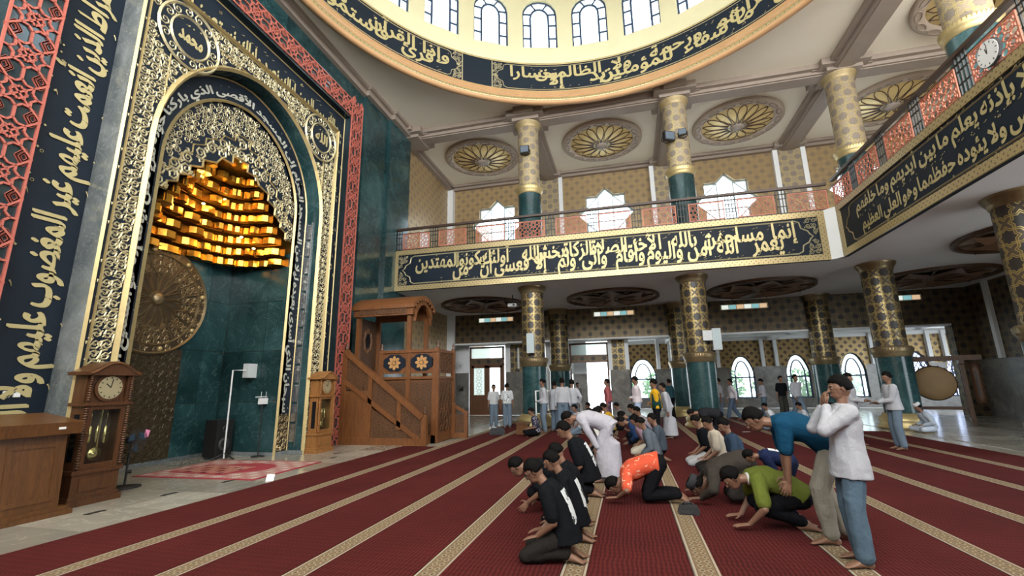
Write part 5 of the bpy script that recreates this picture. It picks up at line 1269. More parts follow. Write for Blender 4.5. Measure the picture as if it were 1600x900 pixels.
# ---- garden seen through the rear windows
M['leaf'] = varied('garden_leaves', (.10, .28, .05), .8, 0, .6, 5)
rnd = random.Random(11)
def bush(x, y, h, wd, label):
    g = thing('garden_shrub', label, 'shrub', (x, y, 0), 0, 'shrubs outside the rear windows'); MB().tube([(0, 0, 0), (.05, 0, h*.5), (0, .05, h*.8)], [.06, .05, .02], 6).build('stem', 'woodd', g)
    m_ = MB()
    for k in range(260):
        a = rnd.random()*6.283; u = rnd.random()*2-1; r_ = rnd.random()**.4; q = math.sqrt(1-u*u); p = Vector((wd*r_*q*math.cos(a), wd*r_*q*math.sin(a), h*.55+h*.45*r_*u)); t = Vector((rnd.random()-.5, rnd.random()-.5, rnd.random()-.5)).normalized()*.16; s_ = t.orthogonal()*.6
        m_.face([p-t, p+s_, p+t, p-s_])
    tag(m_.build('foliage', 'leaf', g), kind='stuff')
for x, y in ((-.1, 35.0), (1.9, 35.4), (7.0, 35.2), (9.3, 35.6), (11.4, 35.0), (14.2, 35.4)): bush(x, y, 2.1+.5*rnd.random(), .9, 'green leafy shrub outside the arched rear windows')
tag(MB().box(-40, 60, 33.4, 80, -.4, -.05).build('garden_ground', 'ground'), kind='structure') if 'ground' in M else None
# ================================================================== people
V = Vector
class Solid(MB):
    def ring_loft(s, secs, n=14):
        """secs: (centre, vecA, vecB) ellipses; closed ends"""
        i = len(s.v)
        for c, a, b in secs:
            for j in range(n): t = 2*math.pi*j/n; s.v.append(tuple(c+a*math.cos(t)+b*math.sin(t)))
        for k in range(len(secs)-1):
            for j in range(n): j2 = (j+1) % n; s.f.append((i+k*n+j, i+k*n+j2, i+(k+1)*n+j2, i+(k+1)*n+j)); s.uv.append(None)
        s.f.append(tuple(i+n-1-j for j in range(n))); e = i+(len(secs)-1)*n; s.f.append(tuple(e+j for j in range(n))); s.uv += [None, None]; return s
    def cap(s, p, q, r0, r1, n=10):
        p, q = V(p), V(q); t = q-p
        if t.length < 1e-5: t = V((0, 0, 1e-4))
        t.normalize(); a = t.orthogonal().normalized(); b = t.cross(a); S_ = []
        for k in range(3): an = math.pi/2*(k+.35)/3.0; S_.append((p-t*r0*math.cos(an), r0*math.sin(an)))
        S_.append((p, r0)); S_.append((q, r1))
        for k in range(3): an = math.pi/2*(2.65-k)/3.0; S_.append((q+t*r1*math.cos(an), r1*math.sin(an)))
        return s.ring_loft([(c, a*r, b*r) for c, r in S_], n)
    def ell(s, c, A, B, Cc, n=12, m=7):
        S_ = []
        for k in range(m): an = math.pi*(k+.5)/m; S_.append((c-Cc*math.cos(an), A*math.sin(an), B*math.sin(an)))
        return s.ring_loft(S_, n)
_queue = []
def remesh(sol, name, mat, parent, vox, smooth=4):
    me = sol.mesh(name, mat); o = bpy.data.objects.new(name, me); C.objects.link(o)
    r = o.modifiers.new('r', 'REMESH'); r.mode = 'VOXEL'; r.voxel_size = vox; r.use_smooth_shade = True
    sm = o.modifiers.new('s', 'SMOOTH'); sm.factor = .5; sm.iterations = smooth
    _queue.append((o, name, mat, parent)); return o
def flush():
    dg = bpy.context.evaluated_depsgraph_get()
    for o, name, mat, parent in _queue:
        me = bpy.data.meshes.new_from_object(o.evaluated_get(dg)); me.materials.clear(); me.materials.append(mat); old = o.data
        o.modifiers.clear(); o.data = me
        if name in ('shirt', 'trousers', 'robe') and len(me.vertices) > 6000:
            from mathutils import noise as _ns
            me.update(); nn = [v.normal.copy() for v in me.vertices]; so = V((len(me.vertices) % 13, 0, 0))
            for v, n_ in zip(me.vertices, nn):
                c = v.co+so; q = V((c.x*7, c.y*7, c.z*3.2)); a_ = 1-abs(_ns.noise(q))*2; v.co += n_*((a_-.5)*.010+_ns.noise(c*19)*.003)
        o.parent = parent; me.name = name; bpy.data.meshes.remove(old)
    _queue.clear()
    for g in [o for o in C.objects if o.type == 'EMPTY' and o.get('category') == 'person']:
        z = min(min(v.co.z for v in c.data.vertices) for c in g.children if c.type == 'MESH')
        g.location.z = (.0128 if g.location.x < 7.8 and g.location.y < 24.2 else .001)-z*g.scale.z
def ik(a, b, l1, l2, hint):
    d = b-a; L = min(d.length, (l1+l2)*.999); d.normalize(); x = (L*L+l1*l1-l2*l2)/(2*L); h = math.sqrt(max(0, l1*l1-x*x))
    hn = hint-d*hint.dot(d); hn = hn.normalized() if hn.length > 1e-5 else d.orthogonal().normalized()
    return a+d*x+hn*h, a+d*L
def cloth(name, col, amt=.18, rough=.85):
    if name in M: return M[name]
    m = new_mat(name, col, rough, 0, .08); nt, b = tree(m); n = noise(nt, 7, 4)
    nt.links.new(mix(nt, n, tuple(c*(1-amt) for c in col), tuple(min(1, c*(1+amt)) for c in col)), b.inputs['Base Color']); bump(nt, b, noise(nt, 16, 3, .6, .6), .45, .02); M[name] = m; return m
M['skin'] = varied('brown_skin', (.205, .105, .068), .5, 0, .08, 12); M['skin_d'] = varied('dark_brown_skin', (.13, .066, .042), .5, 0, .08, 12)
M['hair'] = varied('black_hair', (.006, .0055, .0055), .6, 0, .4, 60, .6); M['hair'].node_tree.nodes['Principled BSDF'].inputs['Specular IOR Level'].default_value = .06; M['eye'] = new_mat('dark_eye', (.02, .015, .012), .15); M['lip'] = new_mat('lips', (.25, .09, .07), .5); M['eyew'] = new_mat('eye_white', (.32, .30, .28), .4)
def batik(name, base, fig, th=.55, sc_=14):
    m = new_mat(name, base, .85); nt, b = tree(m); n = noise(nt, sc_, 2, .5, 1.2); nt.links.new(mix(nt, n.gt(th), base, fig), b.inputs['Base Color']); M[name] = m; return m
batik('orange_batik', (.58, .075, .03), (.66, .36, .26), .60, 11); batik('navy_batik', (.012, .016, .045), (.42, .38, .42), .58, 16); batik('shirt_print', (.62, .66, .70), (.03, .03, .035), .57, 11); batik('purple_batik', (.06, .03, .06), (.25, .18, .24), .56, 14)
def person(label, loc, face, pose, scale=1.0, shirt=('white_shirt', (.40, .41, .46)), trousers=('blue_jeans', (.085, .13, .18)), sleeve='short', near=False, printed=False, robe=False, cap=None, skin='skin', hair=True, shoes=False, glasses=False, collar=None, side=None, hem=.0):
    if pose.get('pelvis', (0, 0, 1))[2] < .3 and 'knee_out' in pose: scale *= .9
    g = thing('person', label, 'person', (loc[0], loc[1], loc[2] if len(loc) > 2 else .012), R(face)); g.scale = (scale,)*3
    vb, vc = (.0066, .0105) if near else (.0125, .0165)
    p = dict(pelvis=(0, 0, .93), tilt=3, bend=0, neck=None, headpitch=0, headyaw=0, wl=(.04, .25, .80), wr=(.04, -.25, .80), hl=(0, 0, -1), hr=(0, 0, -1), al=(0, .10, .085), ar=(0, -.10, .085), fl=(1, .15, 0), fr=(1, -.15, 0), kh=(1, 0, 0), eh=(-1, 0, -.2), curl=.35, pn=None, yaw=0)
    p.update(pose)
    L = V((0, 1, 0)); pel = V(p['pelvis']); th = R(p['tilt']); up = V((math.sin(th), 0, math.cos(th))); TL = .50
    nk = pel+up*TL; bk = up.cross(L)
    def spine(t): c = pel+(nk-pel)*t+bk*(p['bend']*4*t*(1-t)); return c
    def tang(t): return (spine(min(1, t+.02))-spine(max(0, t-.02))).normalized()
    nd = p['neck'] if p['neck'] is not None else p['tilt']; nth = R(nd); nv = V((math.sin(nth), 0, math.cos(nth)))
    hc = nk+nv*.185; hp = R(p['headpitch']); hy = R(p['headyaw'])
    hf = V((math.cos(hp)*math.cos(hy), math.cos(hp)*math.sin(hy), -math.sin(hp))); hl_ = V((-math.sin(hy), math.cos(hy), 0)); hu = hf.cross(hl_)
    shl, shr = nk-tang(1)*.055+L*.165, nk-tang(1)*.055-L*.165
    wl, wr = V(p['wl']), V(p['wr'])
    el, wl = ik(shl, wl, .285, .25, V(p['eh'])+L*.35); er, wr = ik(shr, wr, .285, .25, V(p['eh'])-L*.35)
    hipl, hipr = pel+L*.085, pel-L*.085
    kl, al = ik(hipl, V(p['al']), .43, .42, V(p['kh'])+L*p.get('knee_out', .1)); kr, ar = ik(hipr, V(p['ar']), .43, .42, V(p['kh'])-L*p.get('knee_out', .1))
    # --- body (skin), one continuous surface
    s = Solid()
    s.ell(hc, hf*.094, hl_*.076, hu*.112); s.ell(hc+hf*.030-hu*.062, hf*.066, hl_*.056, hu*.060); s.ell(hc+hf*.045-hu*.03, hf*.05, hl_*.058, hu*.05)
    s.cap(hc+hf*.090+hu*.010, hc+hf*.108-hu*.026, .010, .015, 8); s.ell(hc+hf*.080-hu*.068, hf*.02, hl_*.026, hu*.014); s.cap(hc+hf*.084+hl_*.035+hu*.022, hc+hf*.084-hl_*.035+hu*.022, .012, .012, 6)
    for sg in (-1, 1): s.ell(hc+hl_*sg*.078-hf*.008-hu*.012, hf*.020, hl_*.012, hu*.032)
    s.cap(nk-tang(1)*.03, hc-hu*.045-hf*.012, .053, .051)
    for k in range(6): s.cap(spine(k/6), spine((k+1)/6), .07, .07 if k < 5 else .055, 8)
    s.cap(shl*.85+shr*.15, shl*.15+shr*.85, .042, .042, 8)
    for sh, e, w_, hd, sg in ((shl, el, wl, V(p['hl']), 1), (shr, er, wr, V(p['hr']), -1)):
        s.cap(sh+(e-sh)*.06, e, .040, .038); s.cap(e, w_, .039, .026)
        hd = hd.normalized(); pn = V(p['pn']) if p['pn'] else V((0, -sg, 0)) if abs(hd.z) > .6 else V((0, 0, -1))
        pn = (pn-hd*pn.dot(hd)).normalized(); lt_ = pn.cross(hd)*sg      # thumb side
        if p['pn'] is None and abs(hd.z) > .6 and lt_.x < 0: lt_ = -lt_
        if abs(hd.z) <= .6 and lt_.y*sg > 0: lt_ = -lt_
        pc = w_+hd*.05
        s.ring_loft([(w_-hd*.01, lt_*.024, pn*.018), (w_+hd*.03, lt_*.036, pn*.016), (w_+hd*.075, lt_*.042, pn*.014), (w_+hd*.092, lt_*.040, pn*.011)], 10)
        cu = p['curl']
        for k, (off, ln) in enumerate(((.034, .070), (.0115, .080), (-.0115, .074), (-.034, .058))):
            b0 = w_+hd*.085+lt_*off; d1 = (hd+lt_*off*2.6+pn*cu*.4).normalized(); b1 = b0+d1*ln*.45; d2 = (d1+pn*cu).normalized(); b2 = b1+d2*ln*.33; d3 = (d2+pn*cu*1.2).normalized(); b3 = b2+d3*ln*.25
            s.cap(b0, b1, .0095, .009, 6); s.cap(b1, b2, .009, .008, 6); s.cap(b2, b3, .008, .0072, 6)
        t0 = w_+hd*.022+lt_*.03; t1 = t0+(hd*.5+lt_*.75+pn*.25).normalized()*.045; t2 = t1+(hd*.85+lt_*.25+pn*.3).normalized()*.032; s.cap(t0, t1, .013, .0105, 6); s.cap(t1, t2, .0105, .0085, 6)
    for h_, k_, a_, fd in ((hipl, kl, al, V(p['fl'])), (hipr, kr, ar, V(p['fr']))):
        s.cap(h_, k_, .07, .05); s.cap(k_, k_+(a_-k_)*.45, .05, .05); s.cap(k_+(a_-k_)*.45, a_, .05, .034)
        fd = fd.normalized(); dn = V((0, 0, -1)); dn = (dn-fd*dn.dot(fd)); dn = dn.normalized() if dn.length > .2 else V((-1, 0, 0)); lat = fd.cross(dn)
        s.ell(a_-fd*.035+dn*.045, fd*.035, lat*.032, dn*.036)
        s.ring_loft([(a_-fd*.03+dn*.03, lat*.030, dn*.040), (a_+fd*.05+dn*.035, lat*.036, dn*.036), (a_+fd*.12+dn*.052, lat*.045, dn*.022), (a_+fd*.155+dn*.06, lat*.045, dn*.014)], 10)
        for k in range(5): q = a_+fd*(.165-.006*k)+dn*.062+lat*(.036-.018*k); s.cap(q, q+fd*(.03-.004*k), .0125 if k == 0 else .0095, .011 if k == 0 else .0085, 6)
    remesh(s, 'body', M[skin], g, vb, 3)
    if near:
        for sg in (-1, 1):
            ew = Solid().ell(hc+hf*.079+hl_*sg*.032+hu*.004, hf*.010, hl_*.012, hu*.006, 8, 5).build('eye', 'eyew', g, True); Solid().ell(hc+hf*.0865+hl_*sg*.032+hu*.004, hf*.005, hl_*.007, hu*.0055, 8, 4).build('iris', 'eye', ew, True)
            Solid().cap(hc+hf*.094+hl_*sg*.018+hu*.026, hc+hf*.082+hl_*sg*.050+hu*.024, .005, .004, 6).build('eyebrow', 'hair', g)
        Solid().ell(hc+hf*.095-hu*.066, hf*.008, hl_*.022, hu*.007, 10, 5).build('mouth', 'lip', g, True)
    if glasses:
        gl = Solid()
        for sg in (-1, 1): c_ = hc+hf*.105+hl_*sg*.034+hu*.006; gl.tube([c_+hl_*.026*math.cos(t)+hu*.02*math.sin(t) for t in [k*math.pi/6 for k in range(13)]], .003, 4); gl.tube([hc+hf*.10+hl_*sg*.06+hu*.008, hc+hl_*sg*.085+hu*.006], .003, 4)
        gl.build('glasses', 'black', g)
    # --- hair
    if hair:
        h = Solid(); n, m = 20, 14; i0 = 0; rr_ = random.Random(hash(label) % 97)
        for a in range(m+1):
            ph = math.pi*a/m
            for b in range(n):
                t = 2*math.pi*b/n; d = (math.cos(t)*math.sin(ph), math.sin(t)*math.sin(ph), math.cos(ph))
                k = 1.0+.05*rr_.random()
                jt = .16*(rr_.random()-.5); face_ = max(0, min(1, (d[0]-.18)*4))*max(0, min(1, (.42+jt-d[2])*6)); low = max(0, min(1, (-.30-d[2])*5)); k *= 1-.35*max(face_, low)
                h.v.append(tuple(hc+hf*(d[0]*.107*k-.008)+hl_*d[1]*.089*k+hu*(d[2]*.124*k+.006)))
        for a in range(m):
            for b in range(n): b2 = (b+1) % n; h.f.append((a*n+b, a*n+b2, (a+1)*n+b2, (a+1)*n+b)); h.uv.append(None)
        h.build('hair', 'hair', g, True)
    if cap: MB.build(Solid().ring_loft([(hc+hu*.035-hf*.006, hf*.104, hl_*.086), (hc+hu*.10-hf*.006, hf*.102, hl_*.084), (hc+hu*.125-hf*.006, hf*.09, hl_*.075)], 18), 'cap', cloth(*cap), g, True)
    # --- clothing
    sm_ = M[shirt[0]] if shirt[0] in M else cloth(*shirt); tm_ = M[trousers[0]] if trousers[0] in M else cloth(*trousers)
    s = Solid(); W = ((0, .198, .158), (.18, .186, .146), (.40, .178, .136), (.70, .192, .142), (.88, .184, .122), (.96, .138, .098), (1.03, .070, .070))
    secs = []
    if not robe and hem: secs.append((spine(0)-tang(0)*hem, L*.212, tang(0).cross(L)*.172))
    secs += [(spine(t), L*a, tang(min(1, max(0, t))).cross(L)*b) for t, a, b in W]
    s.ring_loft(secs, 18)
    for sh, e, w_ in ((shl, el, wl), (shr, er, wr)):
        s.cap(sh-L*(.02 if sh is shl else -.02), sh+(e-sh)*.35, .088, .078)
        if sleeve == 'short': s.cap(sh+(e-sh)*.3, sh+(e-sh)*.80, .078, .072)
        else: s.cap(sh+(e-sh)*.3, e, .074, .062); s.cap(e, w_-(w_-e)*.06, .060, .044)
    if robe:
        b_ = pel; zf = .10
        s.ring_loft([(spine(.15), L*.17, tang(0).cross(L)*.15), (pel, L*.19, V((-.17, 0, .06))), (V((pel.x*.9, 0, .62)), L*.20, V((.19, 0, 0))), (V((pel.x*.75, 0, .30)), L*.22, V((.22, 0, 0))), (V((pel.x*.7, 0, zf)), L*.23, V((.235, 0, 0)))], 18)
    remesh(s, 'robe' if robe else 'shirt', sm_, g, vc, 5)
    if near and not robe: Solid().ring_loft([(spine(1.0), L*.074, tang(1).cross(L)*.070), (spine(1.0)+tang(1)*.03, L*.066, tang(1).cross(L)*.062)], 18).build('collar', sm_ if not collar else cloth(*collar), g, True)
    if side:
        for sg in (-1, 1): q = Solid(); q.ring_loft([(spine(t)+L*sg*.125, L*.06, tang(t).cross(L)*(.132 if t < .5 else .11)) for t in (0, .3, .6, .8)], 14); MB.build(q, 'side_panel', cloth(*side), g, True)
    if printed:
        pm = MB(); nu, nv_ = 6, 8
        def bp(u, v):
            t = .16+.60*v; a_ = (u-.5)*1.15; c = spine(t); bb = tang(t).cross(L); wv = .178+.014*max(0, min(1, (t-.4)/.3)); dv_ = .141
            return c+L*(wv*math.sin(a_))+bb*(dv_*math.cos(a_)*1.0+.004)
        for a in range(nu):
            for b in range(nv_): pm.face([bp(a/nu, b/nv_), bp((a+1)/nu, b/nv_), bp((a+1)/nu, (b+1)/nv_), bp(a/nu, (b+1)/nv_)])
        pm.build('back_print', 'shirt_print', g, True)
    s = Solid()
    s.ell(pel, L*.162, up.cross(L)*.13, up*.12, 14, 7)
    for h_, k_, a_ in ((hipl, kl, al), (hipr, kr, ar)):
        e_ = k_+(a_-k_)*.93; lo = pel.z > .8
        s.cap(h_, k_, .102, .088 if lo else .076); s.cap(k_, e_, .088 if lo else .075, .080 if lo else .062)
    remesh(s, 'trousers', tm_, g, vc, 5)
    if shoes: pass
    return g
# ---- poses (local: facing +x)
def stand(**k): d = dict(); d.update(k); return d
def walk(**k): d = dict(al=(.27, .08, .085), ar=(-.26, -.08, .11), fr=(1, 0, -.4), pelvis=(0, 0, .89), wl=(-.10, .25, .84), wr=(.16, -.25, .86), hl=(-.2, 0, -1), hr=(.3, 0, -1)); d.update(k); return d
def kneel(**k):
    d = dict(pelvis=(-.05, 0, .235), tilt=9, bend=.035, neck=22, headpitch=28, al=(-.08, .10, .085), ar=(-.08, -.10, .085), fl=(-1, -.1, -.12), fr=(-1, .1, -.12), kh=(1, 0, 0), wl=(.21, .14, .235), wr=(.21, -.14, .235), hl=(1, -.1, -.25), hr=(1, .1, -.25), curl=.12, knee_out=.16, eh=(-.6, 0, -.4)); d.update(k); return d
def sujud(**k):
    d = dict(pelvis=(-.16, 0, .47), tilt=111, bend=.05, neck=128, headpitch=68, al=(-.40, .10, .085), ar=(-.40, -.10, .085), fl=(-1, 0, -.3), fr=(-1, 0, -.3), kh=(1, 0, -.3), wl=(.40, .24, .05), wr=(.40, -.24, .05), hl=(1, -.05, -.08), hr=(1, .05, -.08), curl=.05, knee_out=.1, eh=(-.4, 0, .5)); d.update(k); return d
def ruku(**k): d = dict(pelvis=(-.10, 0, .90), tilt=82, bend=.03, neck=92, headpitch=62, wl=(.06, .17, .52), wr=(.06, -.17, .52), hl=(.2, 0, -1), hr=(.2, 0, -1), al=(0, .11, .085), ar=(0, -.11, .085), kh=(1, 0, 0), eh=(0, 0, -.3)); d.update(k); return d
def crossleg(**k): d = dict(pelvis=(0, 0, .13), tilt=12, bend=.04, neck=22, headpitch=22, al=(.26, -.10, .07), ar=(.30, .12, .07), fl=(.3, -1, 0), fr=(.3, 1, 0), kh=(.6, 0, .15), knee_out=1.6, wl=(.28, .16, .24), wr=(.28, -.16, .24), hl=(1, 0, -.2), hr=(1, 0, -.2), eh=(-.6, 0, -.3)); d.update(k); return d
BLK = ('black_tshirt', (.0065, .0075, .010)); BLKT = ('black_trousers', (.006, .006, .008)); DKT = ('charcoal_trousers', (.018, .016, .015)); WSH = ('white_shirt', (.40, .41, .46)); GRY = ('blue_grey_trousers', (.13, .175, .235)); JEA = ('blue_jeans', (.085, .13, .18)); KHA = ('khaki_trousers', (.26, .24, .205))
W = 180
# front row in black T-shirts, kneeling towards the mihrab
person('kneeling youth in glasses and printed black T-shirt, hands on knees, at the front row end', (-.72, 4.62), W, kneel(headyaw=8, tilt=23, neck=42, headpitch=38), 1.02, BLK, DKT, near=True, printed=True, glasses=True, hem=.07)
person('kneeling youth in printed black T-shirt right behind the youth in glasses', (-.68, 5.2), W+2, kneel(tilt=20, neck=34, headpitch=32), 1.0, BLK, BLKT, near=True, printed=True, hem=.07)
person('kneeling dark-haired youth in black T-shirt, mostly hidden between his row mates', (-.74, 5.78), W, kneel(tilt=18, headpitch=34, neck=32), 1.0, BLK, BLKT, near=True)
person('youth in black leaning far forward with his head low, arms down to the carpet', (-.95, 6.25), W-4, kneel(pelvis=(-.10, 0, .33), kh=(1, 0, .2), tilt=72, bend=.03, neck=88, headpitch=55, wl=(.36, .2, .12), wr=(.36, -.2, .12), hl=(.6, 0, -.6), hr=(.6, 0, -.6)), 1.06, BLK, BLKT, near=True)
person('big kneeling youth in printed black T-shirt before the person in white robe', (-.72, 7.2), W+2, kneel(tilt=26, headpitch=30, neck=36, pelvis=(-.05, 0, .27)), 1.18, BLK, BLKT, near=True, printed=True, hem=.07)
person('person in long white robe bowing from the waist', (-.50, 8.25), W, ruku(tilt=76), 1.02, ('white_robe', (.40, .39, .45)), ('white_robe', (.40, .39, .45)), 'long', True, robe=True)
# second row
person('person in orange batik shirt prostrating with forehead on the carpet', (.16, 7.0), W, sujud(pelvis=(-.16, 0, .45), headpitch=75), 1.02, ('orange_batik',), BLKT, 'short', True)
person('seated youth in grey-blue shirt behind the person in orange', (.36, 9.75), W, kneel(tilt=18, headpitch=35, neck=30), 1.05, ('slate_shirt', (.10, .12, .15)), BLKT, 'long', True)
person('seated dark-haired youth in dark shirt beside the grey-blue shirt', (.52, 10.6), W, kneel(tilt=8, headpitch=15), 1.05, ('slate_dark_shirt', (.06, .075, .10)), BLKT, 'long')
person('person in pale trousers and mauve top crouching behind the grey-blue shirt', (.30, 11.5), W, kneel(tilt=30), 1.0, ('mauve_shirt', (.24, .16, .20)), ('beige_trousers', (.45, .40, .33)))
person('person in bright navy jacket with white stripe bowing while seated', (.30, 12.4), W, kneel(tilt=58, neck=75, headpitch=50, wl=(.38, .15, .14), wr=(.38, -.15, .14), pelvis=(-.08, 0, .32)), 1.05, ('navy_jacket', (.018, .04, .11)), BLKT, 'long')
person('person in navy hooded top bowing low beside the navy jacket', (.25, 13.25), W, kneel(tilt=50, neck=66, headpitch=45, wl=(.36, .15, .16), wr=(.36, -.15, .16), pelvis=(-.08, 0, .32)), 1.05, ('navy_hood', (.022, .045, .10)), BLKT, 'long')
person('person in pale pinkish shirt kneeling with bent head near the yellow jersey', (.40, 14.05), W, kneel(tilt=25), 1.08, ('pale_mauve_shirt', (.42, .37, .42)), BLKT, 'long')
person('seated person in black near the legs of the yellow jersey', (.2, 14.9), W, kneel(tilt=20), 1.1, BLK, BLKT, 'long')
person('kneeling youth with bare face turned, behind the navy jackets', (-.35, 17.2), W, kneel(tilt=14), 1.05, ('dusty_shirt', (.25, .23, .25)), BLKT)
person('standing boy in yellow and dark green jersey with folded arms', (.72, 13.7), W, stand(headpitch=18, wl=(.22, .02, 1.08), wr=(.24, -.02, 1.04), hl=(0, -1, 0), hr=(0, 1, 0)), 1.0, ('yellow_jersey', (.62, .34, .02)), BLKT, 'short', True, side=('dark_green_panel', (.012, .045, .04)))
person('standing youth in white patterned shirt behind the yellow jersey', (.25, 16.2), W, stand(headpitch=20, wl=(.22, .02, 1.08), wr=(.24, -.02, 1.04), hl=(0, -1, 0), hr=(0, 1, 0)), 1.08, ('white_rose_shirt', (.66, .58, .62)), ('pale_blue_trousers', (.36, .45, .62)), 'long')
person('person in white gown standing close behind the yellow jersey', (1.12, 14.8), W, stand(tilt=12), .95, ('white_gown', (.42, .43, .49)), ('white_gown', (.42, .43, .49)), 'long', robe=True)
# row beyond: seated with backs in black, white, mustard
person('seated person in black top with pale collar behind the white robe', (-.72, 10.6), W, kneel(tilt=16), 1.18, ('cream_vest', (.60, .58, .55)), BLKT)
person('seated person in dark green printed top', (-.66, 11.8), W, kneel(tilt=16), 1.15, ('dark_green_shirt', (.015, .03, .028)), BLKT, printed=True)
person('seated person in white top before the mustard shirt', (-.70, 13.2), W, kneel(tilt=16), 1.12, WSH, BLKT)
person('seated person in mustard shirt in the middle row', (-.66, 14.6), W, kneel(tilt=14), 1.15, ('mustard_shirt', (.45, .27, .03)), BLKT)
person('seated person in purple top in the middle row', (-.72, 15.5), W, kneel(tilt=14), 1.12, ('purple_top', (.10, .06, .13)), BLKT)
person('seated boy in white shirt with dark lanyard near the standing pupils', (-1.75, 15.6), W+30, kneel(tilt=6, headpitch=10), 1.05, WSH, GRY)
person('seated boy in dark top beside the boy with lanyard', (-1.45, 17.3), W, kneel(tilt=6, headpitch=10), 1.05, ('dark_navy_top', (.02, .025, .045)), BLKT)
person('slim standing person in red and grey top against the bright doorway', (-.80, 18.4), W, stand(wl=(.05, .2, .85)), 1.06, ('red_grey_shirt', (.36, .10, .11)), ('purple_batik',), 'long')
person('dark silhouetted person in grey shirt walking through the bright doorway', (-2.75, 25.4), -60, walk(), 1.02, ('grey_shirt', (.12, .12, .125)), ('light_trousers', (.42, .44, .46)), 'long')
# right-hand row
person('person in dark brown clothes and cap prostrating beside the green polo shirt', (1.28, 7.15), W, sujud(pelvis=(-.2, 0, .44), headpitch=60), 1.08, ('dark_brown_shirt', (.045, .038, .034)), ('dark_brown_trousers', (.03, .027, .026)), 'long', True, skin='skin_d', cap=('charcoal_cap', (.04, .04, .045)))
person('person in green polo shirt leaning forward on hands before rising', (1.66, 6.05), W, kneel(pelvis=(-.10, 0, .31), tilt=70, bend=.06, neck=88, headpitch=50, wl=(.46, .2, .06), wr=(.46, -.2, .06), hl=(1, 0, -.1), hr=(1, 0, -.1), eh=(-.3, 0, .2)), 1.04, ('green_polo', (.125, .15, .028)), BLKT, 'short', True, collar=('white_collar', (.6, .6, .6)))
person('small child in navy and white clothes bent forward before the man in blue', (1.82, 6.6), W-6, ruku(tilt=78), .68, ('child_navy_shirt', (.014, .022, .07)), ('navy_trousers', (.012, .016, .04)), 'short', True, printed=True)
person('man in blue shirt and khaki trousers bending over a small child', (1.98, 5.62), W-8, stand(pelvis=(-.02, 0, .90), tilt=68, bend=.05, neck=76, headpitch=42, wl=(.40, .12, .55), wr=(.38, -.14, .52), hl=(.3, 0, -1), hr=(.3, 0, -1), eh=(-.3, 0, -.5), al=(.10, .10, .085), ar=(-.06, -.12, .085), kh=(1, 0, 0)), 1.06, ('royal_blue_shirt', (.008, .055, .115)), KHA, 'short', True, hem=.10)
person('standing boy in white shirt and blue trousers with both hands raised to his face', (1.93, 5.05), W-3, stand(tilt=-2, headpitch=8, wl=(.135, .07, 1.43), wr=(.135, -.07, 1.43), hl=(-.1, -.55, .8), hr=(-.1, .55, .8), eh=(.5, 0, -1), al=(.04, .13, .085), ar=(-.02, -.11, .085), pn=(-1, 0, .2)), .95, WSH, JEA, 'long', True, hem=.16)
person('seated boy in navy T-shirt, rear of three seated in a row', (1.66, 8.75), W, kneel(tilt=12, headpitch=30), 1.08, ('navy_tshirt', (.03, .05, .085)), BLKT, near=True)
person('seated boy in beige T-shirt, middle of three seated in a row', (1.50, 9.45), W, kneel(tilt=12, headpitch=32), 1.06, ('beige_tshirt', (.45, .40, .33)), DKT, near=True)
person('seated boy in dark top and pale trousers, front of three seated in a row', (1.40, 10.15), W, kneel(tilt=14, headpitch=35), 1.05, BLK, ('pale_grey_trousers', (.38, .38, .40)))
person('person in black bowing from the waist beside the green column', (2.02, 12.5), W, ruku(tilt=84), .92, ('black_long_shirt', (.018, .018, .022)), BLKT, 'long', robe=False)
# far standing groups
person('man in white T-shirt and jeans standing near the dark bag, facing his friend', (-5.40, 18.2), -60, stand(), .98, ('white_tshirt', (.48, .50, .53)), GRY)
person('man in white T-shirt with dark back print and jeans standing near the dark bag', (-4.78, 18.0), 100, stand(), 1.0, ('white_tshirt', (.48, .50, .53)), GRY, printed=True)
person('pupil in white shirt and grey trousers standing sideways by the green column', (-2.95, 16.2), W+20, stand(headpitch=15, wl=(.2, .05, 1.0), hl=(.5, -1, 0)), 1.07, WSH, GRY, 'long')
person('pupil in long white tunic shirt in the group beside the green column', (-2.65, 16.7), 60, stand(), 1.02, ('white_tunic', (.44, .46, .52)), GRY, 'long', hem=.2)
person('tall pupil in white shirt and belt seen from behind in the group', (-2.30, 16.3), 95, stand(), 1.08, WSH, GRY, 'long')
person('pupil in white shirt with hand in pocket at the edge of the group', (-1.98, 16.6), 120, stand(wr=(.02, -.26, .92)), 1.05, WSH, GRY, 'long')
person('man in dark batik shirt sitting cross-legged beside the low wooden stand', (-3.02, 15.1), W+15, crossleg(), 1.1, ('navy_batik',), BLKT, near=False)
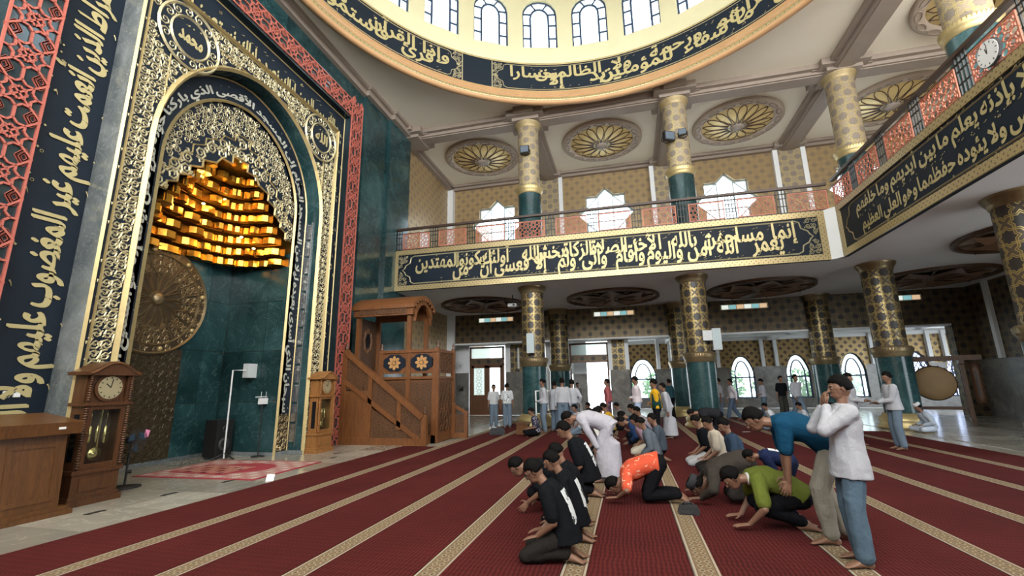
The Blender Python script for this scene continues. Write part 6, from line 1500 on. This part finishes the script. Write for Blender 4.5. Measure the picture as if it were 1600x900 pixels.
person('person in teal shirt and black trousers standing before the rear column', (1.80, 21.8), W-40, stand(tilt=6), 1.05, ('teal_shirt', (.02, .06, .075)), BLKT)
person('person in white top half hidden behind the green column', (3.98, 22.6), W, stand(), 1.05, WSH, GRY)
person('man in white shirt and dark jeans striding towards the column', (4.35, 22.0), W, walk(), 1.03, ('pale_pink_shirt', (.58, .55, .60)), ('dark_jeans', (.08, .11, .17)), 'long')
person('boy in white shirt standing and looking down by the rear window', (6.0, 23.6), W, stand(headpitch=25, wl=(.24, .05, 1.0), wr=(.24, -.05, 1.0), hl=(1, 0, 0), hr=(1, 0, 0)), 1.02, WSH, GRY)
person('man in black T-shirt carrying a dark bag by the rear wall', (6.6, 23.0), -70, stand(wl=(.26, .1, 1.05), hl=(.6, -1, 0)), 1.08, BLK, ('olive_dark_trousers', (.05, .05, .045)))
person('boy in white shirt and blue trousers striding past the rear windows', (6.75, 21.6), -60, walk(), 1.1, WSH, GRY, 'long')
person('uniformed boy in white shirt standing half hidden behind his partner by the gold-based column', (5.50, 13.75), -40, stand(headpitch=12, wl=(.30, .0, 1.08), wr=(.30, -.05, 1.05), hl=(1, -.4, 0), hr=(1, .4, 0)), 1.04, WSH, GRY, 'long', near=False, hem=.06)
person('uniformed boy in white shirt, holding the hand of the boy beside him', (6.10, 13.0), W, stand(headpitch=12, wl=(.32, .05, 1.05), wr=(.32, -.05, 1.02), hl=(1, 0, 0), hr=(1, 0, 0)), 1.04, WSH, GRY, 'long', near=False, hem=.06)
person('seated boy in white shirt beside the raised hands boy, beyond the man in blue', (5.5, 17.3), W, kneel(), 1.0, WSH, GRY)
person('second seated boy in white shirt in the pair on the far carpet', (6.1, 16.4), W, kneel(), 1.02, WSH, BLKT)
person('seated boy in white with bent head at the column end of the far pair', (4.75, 17.9), W, kneel(tilt=25), 1.0, ('light_shirt', (.6, .62, .68)), GRY)
person('old man in white clothes and white cap sitting by the gold column base', (8.95, 17.2), W, crossleg(tilt=22), 1.12, ('white_linen', (.40, .45, .53)), ('white_linen2', (.50, .56, .66)), 'long', cap=('white_cap', (.7, .7, .72)))
flush()
